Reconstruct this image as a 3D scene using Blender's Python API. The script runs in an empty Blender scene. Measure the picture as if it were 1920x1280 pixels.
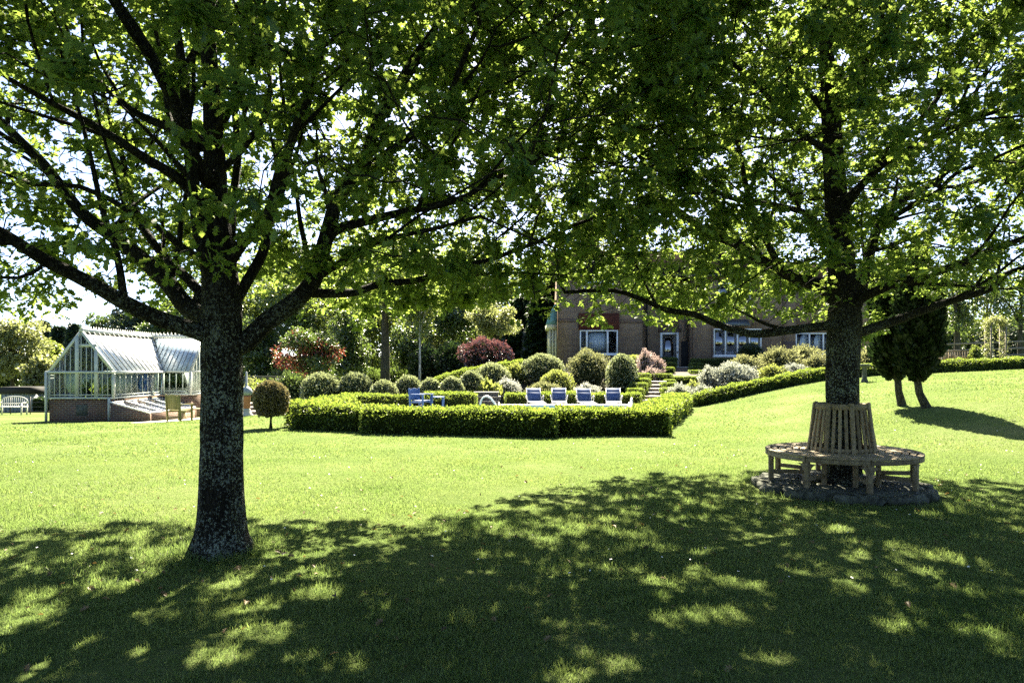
import bpy, math, random
import numpy as np
from mathutils import Vector, kdtree
R = np.random.default_rng(7)
random.seed(7)
scene = bpy.context.scene
COL = scene.collection
PI = math.pi

# ------------------------------------------------------------------ camera
cam_d = bpy.data.cameras.new('camera')
cam = bpy.data.objects.new('camera', cam_d)
COL.objects.link(cam)
cam.location = (0, 0, 1.6)
cam.rotation_euler = (PI / 2, 0, 0)
cam_d.sensor_width = 36
cam_d.lens = 24
cam_d.shift_y = 50 / 1920
cam_d.clip_start = 0.05
cam_d.clip_end = 3000
scene.camera = cam

# ------------------------------------------------------------------ light
SUN_EL, SUN_AZ = math.radians(46), math.radians(4)
world = bpy.data.worlds.new('World')
scene.world = world
world.use_nodes = True
nt = world.node_tree
nt.nodes.clear()
sky = nt.nodes.new('ShaderNodeTexSky')
sky.sky_type = 'NISHITA'
sky.sun_disc = False
sky.sun_elevation = SUN_EL
sky.sun_rotation = SUN_AZ
sky.air_density = 0.5
sky.dust_density = 0.9
sky.ozone_density = 2.0
bg = nt.nodes.new('ShaderNodeBackground')
bg.inputs['Strength'].default_value = 0.05
out = nt.nodes.new('ShaderNodeOutputWorld')
nt.links.new(sky.outputs[0], bg.inputs[0])
nt.links.new(bg.outputs[0], out.inputs[0])
sv = Vector((math.sin(SUN_AZ) * math.cos(SUN_EL), math.cos(SUN_AZ) * math.cos(SUN_EL), math.sin(SUN_EL)))
sun_d = bpy.data.lights.new('sun', 'SUN')
sun_d.energy = 5.0
sun_d.angle = math.radians(0.53)
sun_d.color = (1.0, 0.91, 0.70)
sun = bpy.data.objects.new('sun', sun_d)
COL.objects.link(sun)
sun.location = (0, 0, 60)
sun.rotation_euler = sv.to_track_quat('Z', 'Y').to_euler()
vs = scene.view_settings
vs.view_transform = 'Standard'
vs.look = 'None'
vs.gamma = 1
vs.use_curve_mapping = False
vs.exposure = 3.2
cy = scene.cycles
cy.max_bounces = 7
cy.diffuse_bounces = 3
cy.glossy_bounces = 3
cy.transmission_bounces = 5
cy.transparent_max_bounces = 10
cy.caustics_reflective = False
cy.caustics_refractive = False
cy.sample_clamp_indirect = 6
cy.use_denoising = False
try:
    cy.denoiser = 'OPENIMAGEDENOISE'
    cy.denoising_prefilter = 'ACCURATE'
except Exception:
    pass

# ------------------------------------------------------------------ terrain
def sstep(a, b, x):
    t = np.clip((np.asarray(x, float) - a) / (b - a), 0, 1)
    return t * t * (3 - 2 * t)

def H(x, y):
    x = np.asarray(x, float); y = np.asarray(y, float)
    hx = np.interp(x, [4.5, 6, 6.9, 8, 9.5, 11, 12.8, 15.3, 21.8, 40, 90, 400], [0, .02, .1, .3, .6, .85, 1.10, 1.28, 1.55, 2.2, 3.5, 5])
    hill = hx * sstep(7, 17, y)
    bank = 1.6 * sstep(28.5, 38, y) * sstep(-9, -1.5, x)
    z = np.maximum(hill, bank)
    dip = sstep(-5.5, -14, x) * np.interp(y, [13, 20, 27, 32, 45, 70, 300], [0, -.2, -.5, -.68, -1.35, -2.0, -1.0])
    return z + dip

def Hf(x, y):
    return float(H(x, y))

def W(px, py, d):
    """point seen at photo pixel (px, py) at distance d"""
    return Vector(((px - 960) / 1280 * d, d, 1.6 - (py - 690) / 1280 * d))

def hit(px, py, lo=3.0, hi=160.0):
    """ground point seen at photo pixel"""
    d = lo
    while d < hi:
        p = W(px, py, d)
        if p.z <= Hf(p.x, p.y):
            return Vector((p.x, p.y, Hf(p.x, p.y)))
        d += 0.04 if d < 60 else .3
    p = W(px, py, hi)
    return Vector((p.x, p.y, Hf(p.x, p.y)))

def gp(px, d):
    """ground point in the direction of column px at distance d"""
    x = (px - 960) / 1280 * d
    return Vector((x, d, Hf(x, d)))

# ------------------------------------------------------------------ mesh builder
class Geo:
    def __init__(s):
        s.v = []; s.f = []; s.n = 0; s.core = 0
    def add(s, verts, faces):
        verts = np.asarray(verts, float).reshape(-1, 3)
        fl = faces if isinstance(faces, list) else [faces]
        for f in fl:
            s.f.append(np.asarray(f, int) + s.n)
        s.v.append(verts); s.n += len(verts)
        return s
    def box(s, c, size, rz=0.0, taper=1.0):
        sx, sy, sz = size[0] / 2, size[1] / 2, size[2] / 2
        v = np.array([[-sx, -sy, -sz], [sx, -sy, -sz], [sx, sy, -sz], [-sx, sy, -sz],
                      [-sx * taper, -sy * taper, sz], [sx * taper, -sy * taper, sz], [sx * taper, sy * taper, sz], [-sx * taper, sy * taper, sz]])
        cs, sn = math.cos(rz), math.sin(rz)
        v = v @ np.array([[cs, sn, 0], [-sn, cs, 0], [0, 0, 1]])
        return s.add(v + np.array(c, float), BOXF)
    def bx(s, x0, x1, y0, y1, z0, z1):
        return s.box(((x0 + x1) / 2, (y0 + y1) / 2, (z0 + z1) / 2), (x1 - x0, y1 - y0, z1 - z0))
    def bar(s, a, b, w, h, up=(0, 0, 1)):
        a = np.array(a, float); b = np.array(b, float)
        t = b - a; t = t / np.linalg.norm(t)
        u = np.array(up, float); sd = np.cross(t, u)
        if np.linalg.norm(sd) < 1e-4:
            sd = np.cross(t, [1, 0, 0])
        sd /= np.linalg.norm(sd); u = np.cross(sd, t)
        v = [p + i * sd * w / 2 + j * u * h / 2 for p in (a, b) for i, j in ((-1, -1), (1, -1), (1, 1), (-1, 1))]
        return s.add(v, np.array([[0, 1, 2, 3], [7, 6, 5, 4], [0, 4, 5, 1], [1, 5, 6, 2], [2, 6, 7, 3], [3, 7, 4, 0]]))
    def tube(s, pts, rad, k=8, cap=True, wob=None):
        P = np.array([tuple(p) for p in pts], float); n = len(P)
        r = np.full(n, rad, float) if np.isscalar(rad) else np.array(rad, float)
        T = np.gradient(P, axis=0) if n > 2 else np.repeat((P[1:] - P[:1]), n, 0)
        T /= np.linalg.norm(T, axis=1)[:, None] + 1e-12
        a = np.array([1.0, 0, 0]) if abs(T[0][0]) < .8 else np.array([0, 1.0, 0])
        u = np.cross(T[0], a); u /= np.linalg.norm(u)
        V = np.zeros((n, k, 3)); ang = np.arange(k) * 2 * PI / k
        for i in range(n):
            u = u - T[i] * np.dot(u, T[i]); u /= np.linalg.norm(u) + 1e-12
            w = np.cross(T[i], u)
            rr = r[i] * (1 if wob is None else wob(ang, i))
            V[i] = P[i] + (np.cos(ang) * rr)[:, None] * u + (np.sin(ang) * rr)[:, None] * w
        i = np.arange(n - 1)[:, None] * k; j = np.arange(k)[None]; j2 = (j + 1) % k
        F = np.stack([i + j, i + j2, i + k + j2, i + k + j], -1).reshape(-1, 4)
        fs = [F]
        if cap and k > 2:
            fs += [np.arange(k)[::-1][None], (np.arange(k) + (n - 1) * k)[None]]
        return s.add(V.reshape(-1, 3), fs)
    def lathe(s, prof, c=(0, 0, 0), k=24):
        n = len(prof); ang = np.arange(k) * 2 * PI / k
        V = np.array([[r * math.cos(a) + c[0], r * math.sin(a) + c[1], z + c[2]] for r, z in prof for a in ang])
        i = np.arange(n - 1)[:, None] * k; j = np.arange(k)[None]; j2 = (j + 1) % k
        F = np.stack([i + j, i + j2, i + k + j2, i + k + j], -1).reshape(-1, 4)
        return s.add(V, [F, np.arange(k)[::-1][None], (np.arange(k) + (n - 1) * k)[None]])
    def poly(s, pts):
        return s.add(pts, np.arange(len(pts))[None])
    def prism(s, pts, off):
        """polygon pts (list of 3D) extruded by off"""
        n = len(pts); a = np.array([tuple(p) for p in pts], float); b = a + np.array(off, float)
        i = np.arange(n); j = (i + 1) % n
        return s.add(np.vstack([a, b]), [i[::-1][None], (i + n)[None], np.stack([i, j, j + n, i + n], -1)])
    def leaves(s, P, A, N, S, tv, tf):
        P = np.asarray(P, float); A = unit(A); B = unit(np.cross(N, A)); N = np.cross(A, B)
        S = np.broadcast_to(np.asarray(S, float), (len(P),))[:, None, None]
        V = P[:, None] + S * (tv[None, :, 0:1] * B[:, None] + tv[None, :, 1:2] * A[:, None] + tv[None, :, 2:3] * N[:, None])
        k = len(tv); off = (np.arange(len(P)) * k)[:, None, None]
        return s.add(V.reshape(-1, 3), [(off + np.asarray(f)[None]).reshape(-1, np.asarray(f).shape[1]) for f in tf])
    def build(s, name, m=None, parent=None, origin=None, smooth=False, bevel=0.0):
        v = np.vstack(s.v)
        if origin is not None:
            v = v - np.array(tuple(origin), float)
        me = bpy.data.meshes.new(name)
        nl = sum(f.size for f in s.f); nf = sum(len(f) for f in s.f)
        me.vertices.add(len(v)); me.vertices.foreach_set('co', v.astype(np.float32).ravel())
        me.loops.add(nl); me.polygons.add(nf)
        me.loops.foreach_set('vertex_index', np.concatenate([f.ravel() for f in s.f]).astype(np.int32))
        tot = np.concatenate([np.full(len(f), f.shape[1]) for f in s.f])
        st = np.zeros(nf, np.int32); st[1:] = np.cumsum(tot)[:-1]
        me.polygons.foreach_set('loop_start', st)
        if smooth:
            me.polygons.foreach_set('use_smooth', np.ones(nf, bool))
        me.update(calc_edges=True)
        if m:
            me.materials.append(m)
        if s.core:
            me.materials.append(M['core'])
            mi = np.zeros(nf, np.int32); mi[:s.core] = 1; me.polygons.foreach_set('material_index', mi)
        o = bpy.data.objects.new(name, me); COL.objects.link(o)
        if origin is not None and parent is None:
            o.location = tuple(origin)
        if parent is not None:
            o.parent = parent
        if bevel:
            b = o.modifiers.new('bevel', 'BEVEL'); b.width = bevel; b.segments = 2; b.limit_method = 'ANGLE'
        return o

BOXF = np.array([[3, 2, 1, 0], [4, 5, 6, 7], [0, 1, 5, 4], [1, 2, 6, 5], [2, 3, 7, 6], [3, 0, 4, 7]])

def unit(a):
    a = np.asarray(a, float)
    return a / (np.linalg.norm(a, axis=-1, keepdims=True) + 1e-12)

def rdir(n):
    return unit(R.normal(size=(n, 3)))

def tag(o, label=None, cat=None, group=None, kind=None):
    if label: o['label'] = label
    if cat: o['category'] = cat
    if group: o['group'] = group
    if kind: o['kind'] = kind
    return o

def empty(name, loc, label, cat, group=None, rz=0.0):
    o = bpy.data.objects.new(name, None); COL.objects.link(o)
    o.location = tuple(loc); o.rotation_euler.z = rz; o.empty_display_size = .2
    return tag(o, label, cat, group)

def copy_tree(o, parent=None):
    c = o.copy(); COL.objects.link(c)
    if parent is not None:
        c.parent = parent
    for ch in list(o.children):
        copy_tree(ch, c)
    return c

# leaf templates: (x across, y along, z)
_half = [(.06, .14), (.24, .20), (.13, .36), (.38, .54), (.17, .60), (.27, .84)]
OAK_V = np.array([(0, 0, 0), (0, 1, -.16), (0, .5, -.02)] +
                 [(x, y, .28 * x - .14 * y * y) for x, y in _half] + [(-x, y, .28 * x - .14 * y * y) for x, y in _half])
OAK_F = [np.array([[0, 3, 4, 5, 6, 7, 8, 1, 2], [2, 1, 14, 13, 12, 11, 10, 9, 0]])]
DIA_V = np.array([(0, 0, 0), (.34, .45, .08), (0, 1, -.1), (-.34, .45, .08)])
DIA_F = [np.array([[0, 1, 2], [0, 2, 3]])]
RAG_V = np.array([(0, 0, 0), (.45, .2, .08), (.22, .42, 0), (.5, .75, .05), (.1, .7, -.02), (0, 1, -.1), (-.15, .66, 0), (-.5, .8, .1), (-.28, .4, 0), (-.4, .15, .1)])
RAG_F = [np.arange(10)[None]]
BLADE_V = np.array([(-.5, 0, 0), (.5, 0, 0), (.38, .55, .10), (-.38, .55, .10), (0, 1, .35)])

# ------------------------------------------------------------------ materials
def mat(name):
    m = bpy.data.materials.new(name); m.use_nodes = True
    n = m.node_tree; n.nodes.clear()
    o = n.nodes.new('ShaderNodeOutputMaterial')
    return m, n, o

def N_(n, t, **kw):
    x = n.nodes.new(t)
    for k, v in kw.items():
        setattr(x, k, v)
    return x

def ramp(n, fac, stops):
    r = N_(n, 'ShaderNodeValToRGB')
    e = r.color_ramp.elements
    while len(e) < len(stops):
        e.new(.5)
    for i, (p, c) in enumerate(stops):
        e[i].position = p; e[i].color = (*c, 1)
    n.links.new(fac, r.inputs[0])
    return r.outputs[0]

def noise(n, scale, detail=4, rough=.6, coord='Object', vec=None):
    t = N_(n, 'ShaderNodeTexNoise'); t.inputs['Scale'].default_value = scale
    t.inputs['Detail'].default_value = detail; t.inputs['Roughness'].default_value = rough
    if vec is None:
        c = N_(n, 'ShaderNodeTexCoord'); vec = c.outputs[coord]
    n.links.new(vec, t.inputs['Vector'])
    return t.outputs['Fac']

def foliage(name, a, b, trans, tfac=.45, gloss=.05, rough=.45, bright=None, patch=None):
    """leaf material: a..b base tint range over leaves, trans = light passing through"""
    m, n, o = mat(name)
    g = N_(n, 'ShaderNodeNewGeometry')
    col = ramp(n, g.outputs['Random Per Island'], [(0, a), (.75, b), (1, bright or b)])
    tc = ramp(n, g.outputs['Random Per Island'], [(0, tuple(c * .75 for c in trans)), (1, trans)])
    if patch:   # drier and lusher patches over the ground
        pr = ramp(n, scale01(n, noise(n, patch, 7, .7, vec=g.outputs['Position']), .3, .7), [(0, (.62, .74, .55)), (.45, (1, 1, 1)), (.8, (1.1, 1.04, 1.0)), (1, (1.35, 1.08, 1.2))])
        mixed = []
        for c_ in (col, tc):
            q = N_(n, 'ShaderNodeMixRGB', blend_type='MULTIPLY'); q.inputs[0].default_value = 1
            n.links.new(c_, q.inputs[1]); n.links.new(pr, q.inputs[2]); mixed.append(q.outputs[0])
        col, tc = mixed
    d = N_(n, 'ShaderNodeBsdfDiffuse'); n.links.new(col, d.inputs[0])
    t = N_(n, 'ShaderNodeBsdfTranslucent')
    n.links.new(tc, t.inputs[0])
    mx = N_(n, 'ShaderNodeMixShader'); mx.inputs[0].default_value = tfac
    n.links.new(d.outputs[0], mx.inputs[1]); n.links.new(t.outputs[0], mx.inputs[2])
    gl = N_(n, 'ShaderNodeBsdfGlossy'); gl.inputs['Roughness'].default_value = rough
    gl.inputs[0].default_value = (1, 1, 1, 1)
    m2 = N_(n, 'ShaderNodeMixShader'); m2.inputs[0].default_value = gloss
    n.links.new(mx.outputs[0], m2.inputs[1]); n.links.new(gl.outputs[0], m2.inputs[2])
    n.links.new(m2.outputs[0], o.inputs[0])
    return m

def simple(name, c, rough=.6, var=.25, scale=6, metal=0, bump=0, c2=None, spec=.4):
    m, n, o = mat(name)
    p = N_(n, 'ShaderNodeBsdfPrincipled')
    f = noise(n, scale, 5, .65)
    lo = tuple(x * (1 - var) for x in c); hi = c2 or tuple(min(1, x * (1 + var)) for x in c)
    n.links.new(ramp(n, f, [(.3, lo), (.7, hi)]), p.inputs['Base Color'])
    p.inputs['Roughness'].default_value = rough; p.inputs['Metallic'].default_value = metal
    p.inputs['Specular IOR Level'].default_value = spec
    if bump:
        b = N_(n, 'ShaderNodeBump'); b.inputs['Strength'].default_value = bump; b.inputs['Distance'].default_value = .02
        n.links.new(noise(n, scale * 4, 6, .7), b.inputs['Height']); n.links.new(b.outputs[0], p.inputs['Normal'])
    n.links.new(p.outputs[0], o.inputs[0])
    return m

def bark(name, dark, light, lichen, amount=.5, sc=1.0, bump=1.0, top=None):
    m, n, o = mat(name)
    p = N_(n, 'ShaderNodeBsdfPrincipled'); p.inputs['Roughness'].default_value = .95
    p.inputs['Specular IOR Level'].default_value = .15
    tc = N_(n, 'ShaderNodeTexCoord'); mp = N_(n, 'ShaderNodeMapping')
    mp.inputs['Scale'].default_value = (sc, sc, sc * .28)
    n.links.new(tc.outputs['Object'], mp.inputs[0])
    v = N_(n, 'ShaderNodeTexVoronoi', feature='DISTANCE_TO_EDGE'); v.inputs['Scale'].default_value = 32
    wn = N_(n, 'ShaderNodeTexNoise'); wn.inputs['Scale'].default_value = 9; wn.inputs['Detail'].default_value = 4
    n.links.new(mp.outputs[0], wn.inputs['Vector'])
    mv = N_(n, 'ShaderNodeMixRGB'); mv.inputs[0].default_value = .12
    n.links.new(mp.outputs[0], mv.inputs[1]); n.links.new(wn.outputs['Color'], mv.inputs[2])
    n.links.new(mv.outputs[0], v.inputs['Vector'])
    base = ramp(n, v.outputs['Distance'], [(.0, dark), (.18, light), (1, light)])
    lf = noise(n, 46 * sc, 6, .72, vec=tc.outputs['Object'])
    lf2 = noise(n, 2.6 * sc, 3, .6, vec=tc.outputs['Object'])
    mul = N_(n, 'ShaderNodeMath', operation='MULTIPLY_ADD'); n.links.new(lf2, mul.inputs[0]); mul.inputs[1].default_value = .35; n.links.new(lf, mul.inputs[2])
    lm = ramp(n, mul.outputs[0], [(.76 - .1 * amount, (0, 0, 0)), (.83 - .1 * amount, (1, 1, 1))])
    if top:   # lichen keeps to the lower trunk
        sp = N_(n, 'ShaderNodeSeparateXYZ'); n.links.new(tc.outputs['Object'], sp.inputs[0])
        fade = ramp(n, scale01(n, sp.outputs[2], top - .5, top + .5), [(0, (1, 1, 1)), (1, (.12, .12, .12))])
        q = N_(n, 'ShaderNodeMixRGB', blend_type='MULTIPLY'); q.inputs[0].default_value = 1
        n.links.new(lm, q.inputs[1]); n.links.new(fade, q.inputs[2]); lm = q.outputs[0]
    mx = N_(n, 'ShaderNodeMixRGB'); n.links.new(lm, mx.inputs[0]); n.links.new(base, mx.inputs[1]); mx.inputs[2].default_value = (*lichen, 1)
    n.links.new(mx.outputs[0], p.inputs['Base Color'])
    b = N_(n, 'ShaderNodeBump'); b.inputs['Strength'].default_value = bump; b.inputs['Distance'].default_value = .03
    ad = N_(n, 'ShaderNodeMath', operation='ADD'); n.links.new(ramp(n, v.outputs['Distance'], [(0, (0, 0, 0)), (.25, (1, 1, 1))]), ad.inputs[0]); n.links.new(lf, ad.inputs[1])
    n.links.new(ad.outputs[0], b.inputs['Height']); n.links.new(b.outputs[0], p.inputs['Normal'])
    n.links.new(p.outputs[0], o.inputs[0])
    return m

def brick(name, c1, c2, mortar, sc=1.0):
    m, n, o = mat(name)
    p = N_(n, 'ShaderNodeBsdfPrincipled'); p.inputs['Roughness'].default_value = .9
    p.inputs['Specular IOR Level'].default_value = .2
    g = N_(n, 'ShaderNodeNewGeometry'); sp = N_(n, 'ShaderNodeSeparateXYZ'); cb = N_(n, 'ShaderNodeCombineXYZ')
    n.links.new(g.outputs['Position'], sp.inputs[0])
    ad = N_(n, 'ShaderNodeMath', operation='ADD'); n.links.new(sp.outputs[0], ad.inputs[0]); n.links.new(sp.outputs[1], ad.inputs[1])
    n.links.new(ad.outputs[0], cb.inputs[0]); n.links.new(sp.outputs[2], cb.inputs[1])
    t = N_(n, 'ShaderNodeTexBrick'); n.links.new(cb.outputs[0], t.inputs['Vector'])
    t.inputs['Scale'].default_value = 1; t.inputs['Brick Width'].default_value = .225 * sc
    t.inputs['Row Height'].default_value = .075 * sc; t.inputs['Mortar Size'].default_value = .010 * sc
    t.inputs['Color1'].default_value = (*c1, 1); t.inputs['Color2'].default_value = (*c2, 1); t.inputs['Mortar'].default_value = (*mortar, 1)
    t.inputs['Bias'].default_value = -.1
    f = noise(n, .9, 6, .7)
    mx = N_(n, 'ShaderNodeMixRGB', blend_type='MULTIPLY'); mx.inputs[0].default_value = .7
    n.links.new(t.outputs[0], mx.inputs[1]); n.links.new(ramp(n, f, [(.25, (.55, .55, .55)), (.75, (1.25, 1.2, 1.1))]), mx.inputs[2])
    n.links.new(mx.outputs[0], p.inputs['Base Color'])
    b = N_(n, 'ShaderNodeBump'); b.inputs['Strength'].default_value = .5; b.inputs['Distance'].default_value = .01
    iv = N_(n, 'ShaderNodeMath', operation='SUBTRACT'); iv.inputs[0].default_value = 1; n.links.new(t.outputs['Fac'], iv.inputs[1])
    n.links.new(iv.outputs[0], b.inputs['Height']); n.links.new(b.outputs[0], p.inputs['Normal'])
    n.links.new(p.outputs[0], o.inputs[0])
    return m

def glass(name, refl=.12, tint=(.93, .97, .96), rough=.02):
    m, n, o = mat(name)
    t = N_(n, 'ShaderNodeBsdfTransparent'); t.inputs[0].default_value = (*tint, 1)
    g = N_(n, 'ShaderNodeBsdfGlossy'); g.inputs['Roughness'].default_value = rough
    lw = N_(n, 'ShaderNodeLayerWeight'); lw.inputs['Blend'].default_value = refl
    mx = N_(n, 'ShaderNodeMixShader'); n.links.new(lw.outputs['Fresnel'], mx.inputs[0])
    n.links.new(t.outputs[0], mx.inputs[1]); n.links.new(g.outputs[0], mx.inputs[2]); n.links.new(mx.outputs[0], o.inputs[0])
    return m

def wood(name, a, b, sc=1.0, rough=.8):
    m, n, o = mat(name)
    p = N_(n, 'ShaderNodeBsdfPrincipled'); p.inputs['Roughness'].default_value = rough; p.inputs['Specular IOR Level'].default_value = .25
    g = N_(n, 'ShaderNodeNewGeometry')
    f1 = noise(n, 14 * sc, 6, .75); f2 = noise(n, 70 * sc, 3, .6)
    mx = N_(n, 'ShaderNodeMath', operation='ADD'); n.links.new(f1, mx.inputs[0])
    m2 = N_(n, 'ShaderNodeMath', operation='MULTIPLY_ADD'); n.links.new(g.outputs['Random Per Island'], m2.inputs[0]); m2.inputs[1].default_value = .35; m2.inputs[2].default_value = -.17
    n.links.new(m2.outputs[0], mx.inputs[1])
    n.links.new(ramp(n, mx.outputs[0], [(.3, a), (.72, b)]), p.inputs['Base Color'])
    bp = N_(n, 'ShaderNodeBump'); bp.inputs['Strength'].default_value = .35; bp.inputs['Distance'].default_value = .006
    n.links.new(f2, bp.inputs['Height']); n.links.new(bp.outputs[0], p.inputs['Normal']); n.links.new(p.outputs[0], o.inputs[0])
    return m

def lawn_mat():
    m, n, o = mat('lawn_turf')
    d = N_(n, 'ShaderNodeBsdfDiffuse')
    f = noise(n, .35, 5, .65); f2 = noise(n, 9, 6, .75); f3 = noise(n, 55, 4, .8)
    a = N_(n, 'ShaderNodeMath', operation='MULTIPLY_ADD'); n.links.new(f2, a.inputs[0]); a.inputs[1].default_value = .8; n.links.new(f, a.inputs[2])
    b = N_(n, 'ShaderNodeMath', operation='MULTIPLY_ADD'); n.links.new(f3, b.inputs[0]); b.inputs[1].default_value = .9; n.links.new(a.outputs[0], b.inputs[2])
    n.links.new(ramp(n, scale01(n, b.outputs[0], .85, 1.85), [(0, (.025, .052, .012)), (.5, (.11, .15, .05)), (1, (.21, .21, .11))]), d.inputs[0])
    bp = N_(n, 'ShaderNodeBump'); bp.inputs['Strength'].default_value = .9; bp.inputs['Distance'].default_value = .05
    n.links.new(b.outputs[0], bp.inputs['Height']); n.links.new(bp.outputs[0], d.inputs['Normal'])
    n.links.new(d.outputs[0], o.inputs[0])
    return m

def scale01(n, s, lo, hi):
    r = N_(n, 'ShaderNodeMapRange'); r.inputs[1].default_value = lo; r.inputs[2].default_value = hi
    n.links.new(s, r.inputs[0]); return r.outputs[0]

M = {}
M['lawn'] = lawn_mat()
M['grass'] = foliage('grass_blades', (.020, .064, .010), (.085, .145, .034), (.20, .28, .075), .5, .02, .5, (.19, .18, .07), patch=.8)
M['oak_leaf'] = foliage('oak_leaves', (.011, .046, .008), (.027, .084, .014), (.29, .40, .065), .47, .02, .42)
M['oak_bark'] = bark('oak_bark', (.007, .006, .005), (.026, .023, .019), (.26, .30, .25), .7, top=2.0)
M['dry_leaf'] = foliage('dry_leaves', (.07, .045, .02), (.22, .15, .07), (.2, .13, .04), .3, .03, .5)
M['hedge'] = foliage('box_hedge_leaves', (.010, .028, .005), (.055, .105, .016), (.27, .36, .05), .42, .025, .5, (.24, .28, .06))
M['yew'] = foliage('dark_yew_leaves', (.012, .028, .010), (.026, .05, .018), (.05, .09, .02), .3, .04, .45)
M['topiary'] = foliage('clipped_topiary_leaves', (.016, .036, .010), (.11, .14, .055), (.34, .39, .17), .36, .05, .5, (.55, .55, .42))
M['grey_leaf'] = foliage('grey_shrub_leaves', (.14, .16, .11), (.46, .47, .41), (.34, .36, .28), .38, .03, .5, (.75, .74, .70))
M['white_flower'] = foliage('white_flower_shrub', (.10, .13, .07), (.62, .61, .57), (.4, .41, .35), .38, .03, .5, (.82, .80, .78))
M['pink_flower'] = foliage('pink_flower_shrub', (.12, .12, .06), (.55, .42, .40), (.4, .3, .26), .35, .04, .5, (.75, .6, .6))
M['lime'] = foliage('lime_green_leaves', (.07, .10, .02), (.16, .20, .05), (.3, .34, .07), .45, .06, .4, (.3, .32, .12))
M['olive'] = foliage('olive_shrub_leaves', (.04, .055, .018), (.17, .18, .085), (.24, .25, .10), .4, .03, .5, (.42, .41, .27))
M['cypress'] = foliage('cypress_leaves', (.006, .013, .005), (.015, .028, .010), (.02, .04, .01), .25, .015, .5)
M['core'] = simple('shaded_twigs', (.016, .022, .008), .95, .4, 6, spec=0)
M['straw'] = foliage('tan_topiary_leaves', (.08, .075, .035), (.17, .145, .08), (.2, .17, .07), .35, .04, .5)
M['red_leaf'] = foliage('red_maple_leaves', (.07, .02, .016), (.20, .05, .04), (.30, .08, .05), .42, .03, .4, (.36, .09, .08))
M['purple_leaf'] = foliage('purple_shrub_leaves', (.022, .014, .016), (.06, .03, .035), (.16, .06, .06), .35, .10, .35, (.2, .12, .12))
M['leaf_fresh'] = foliage('fresh_tree_leaves', (.045, .075, .015), (.10, .15, .03), (.24, .30, .05), .45, .06, .4)
M['leaf_mid'] = foliage('mid_tree_leaves', (.028, .055, .014), (.06, .10, .025), (.13, .19, .035), .4, .06, .4)
M['leaf_pale'] = foliage('pale_tree_leaves', (.10, .12, .04), (.20, .22, .09), (.3, .33, .1), .45, .05, .45, (.3, .3, .16))
M['leaf_conifer'] = foliage('conifer_needles', (.014, .03, .018), (.03, .055, .032), (.03, .05, .02), .2, .04, .5)
M['trunk'] = bark('grey_tree_bark', (.02, .018, .014), (.075, .066, .05), (.12, .13, .09), .3, .6, .6)
M['birch'] = bark('birch_bark', (.12, .11, .1), (.5, .48, .44), (.6, .58, .55), .5, .5, .4)
M['soil'] = simple('dark_soil', (.045, .034, .022), .95, .4, 5, bump=.8)
M['paving'] = simple('pale_stone_paving', (.42, .40, .36), .85, .2, 3, bump=.2)
M['stone'] = simple('grey_rough_stone', (.095, .10, .082), .95, .6, 9, bump=1.0, spec=.1)
M['slate'] = simple('dark_slate', (.05, .052, .052), .8, .45, 6, bump=.6)
M['step'] = simple('brown_stone_step', (.13, .105, .085), .9, .3, 6, bump=.5)
M['tread'] = simple('pale_step_edge', (.5, .46, .4), .85, .2, 6)
M['teak'] = wood('weathered_teak', (.13, .10, .06), (.34, .275, .18))
M['oakwood'] = wood('mossy_wood', (.13, .12, .04), (.27, .24, .10))
M['fencewood'] = wood('fence_wood', (.10, .085, .065), (.25, .22, .18), .6)
M['white'] = simple('white_paint', (.78, .78, .76), .45, .06, 4)
M['pale_green'] = simple('pale_green_paint', (.40, .43, .40), .45, .15, 4)
M['grey_bar'] = simple('grey_bar_paint', (.10, .11, .11), .6, .1, 4)
M['cream'] = simple('cream_paint', (.62, .60, .42), .5, .1, 4)
M['blue_sling'] = simple('blue_sling_fabric', (.03, .06, .16), .8, .25, 9)
M['blue_paint'] = simple('blue_painted_wood', (.035, .09, .24), .6, .3, 8)
M['bench_white'] = simple('weathered_white_paint', (.45, .45, .42), .6, .15, 4)
M['frame_white'] = simple('dull_white_tube', (.55, .55, .54), .5, .15, 5)
M['blue_cloth'] = simple('blue_cloth', (.12, .24, .5), .8, .15, 3)
M['blind'] = simple('white_roof_blind', (.86, .85, .83), .95, .05, 2, spec=.1)
M['blueglass'] = simple('blue_grey_shading', (.30, .38, .46), .25, .25, 1.2, spec=.8)
M['terracotta'] = simple('terracotta', (.36, .15, .08), .85, .25, 7)
M['lead'] = simple('lead_sheet', (.10, .12, .14), .5, .2, 4, metal=.4)
M['copper'] = simple('verdigris_copper', (.17, .36, .33), .7, .35, 4)
M['roof'] = simple('clay_roof_tiles', (.014, .011, .010), 1.0, .3, 9, bump=.15, spec=0)
M['dark'] = simple('arch_shade_and_black_roof', (.012, .012, .012), .9, .3, 3)  # near-black: painted archway shade by the house door, and the shed's black roof
M['black'] = simple('black_metal', (.02, .02, .02), .5, .2, 6)
M['shed'] = simple('grey_panel', (.22, .25, .27), .7, .15, 2)
M['house_brick'] = brick('brown_brick', (.15, .088, .056), (.205, .135, .088), (.32, .27, .21))
M['red_brick'] = brick('red_brick', (.14, .068, .045), (.085, .05, .036), (.22, .20, .17))
M['tile_hung'] = brick('red_hung_tiles', (.15, .045, .028), (.10, .032, .022), (.04, .016, .012), 1.3)
M['glass'] = glass('greenhouse_glass', .10)
M['pane'] = glass('window_glass', .72, (.35, .38, .38))
M['clear_pane'] = glass('clear_window_glass', .3, (.9, .93, .95))
M['curtain_and_reflection'] = simple('white_curtain_and_reflection', (.75, .77, .80), .9, .06, 2)
M['water'] = simple('pool_water', (.02, .08, .10), .05, .15, 1.5, spec=.5)

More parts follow.
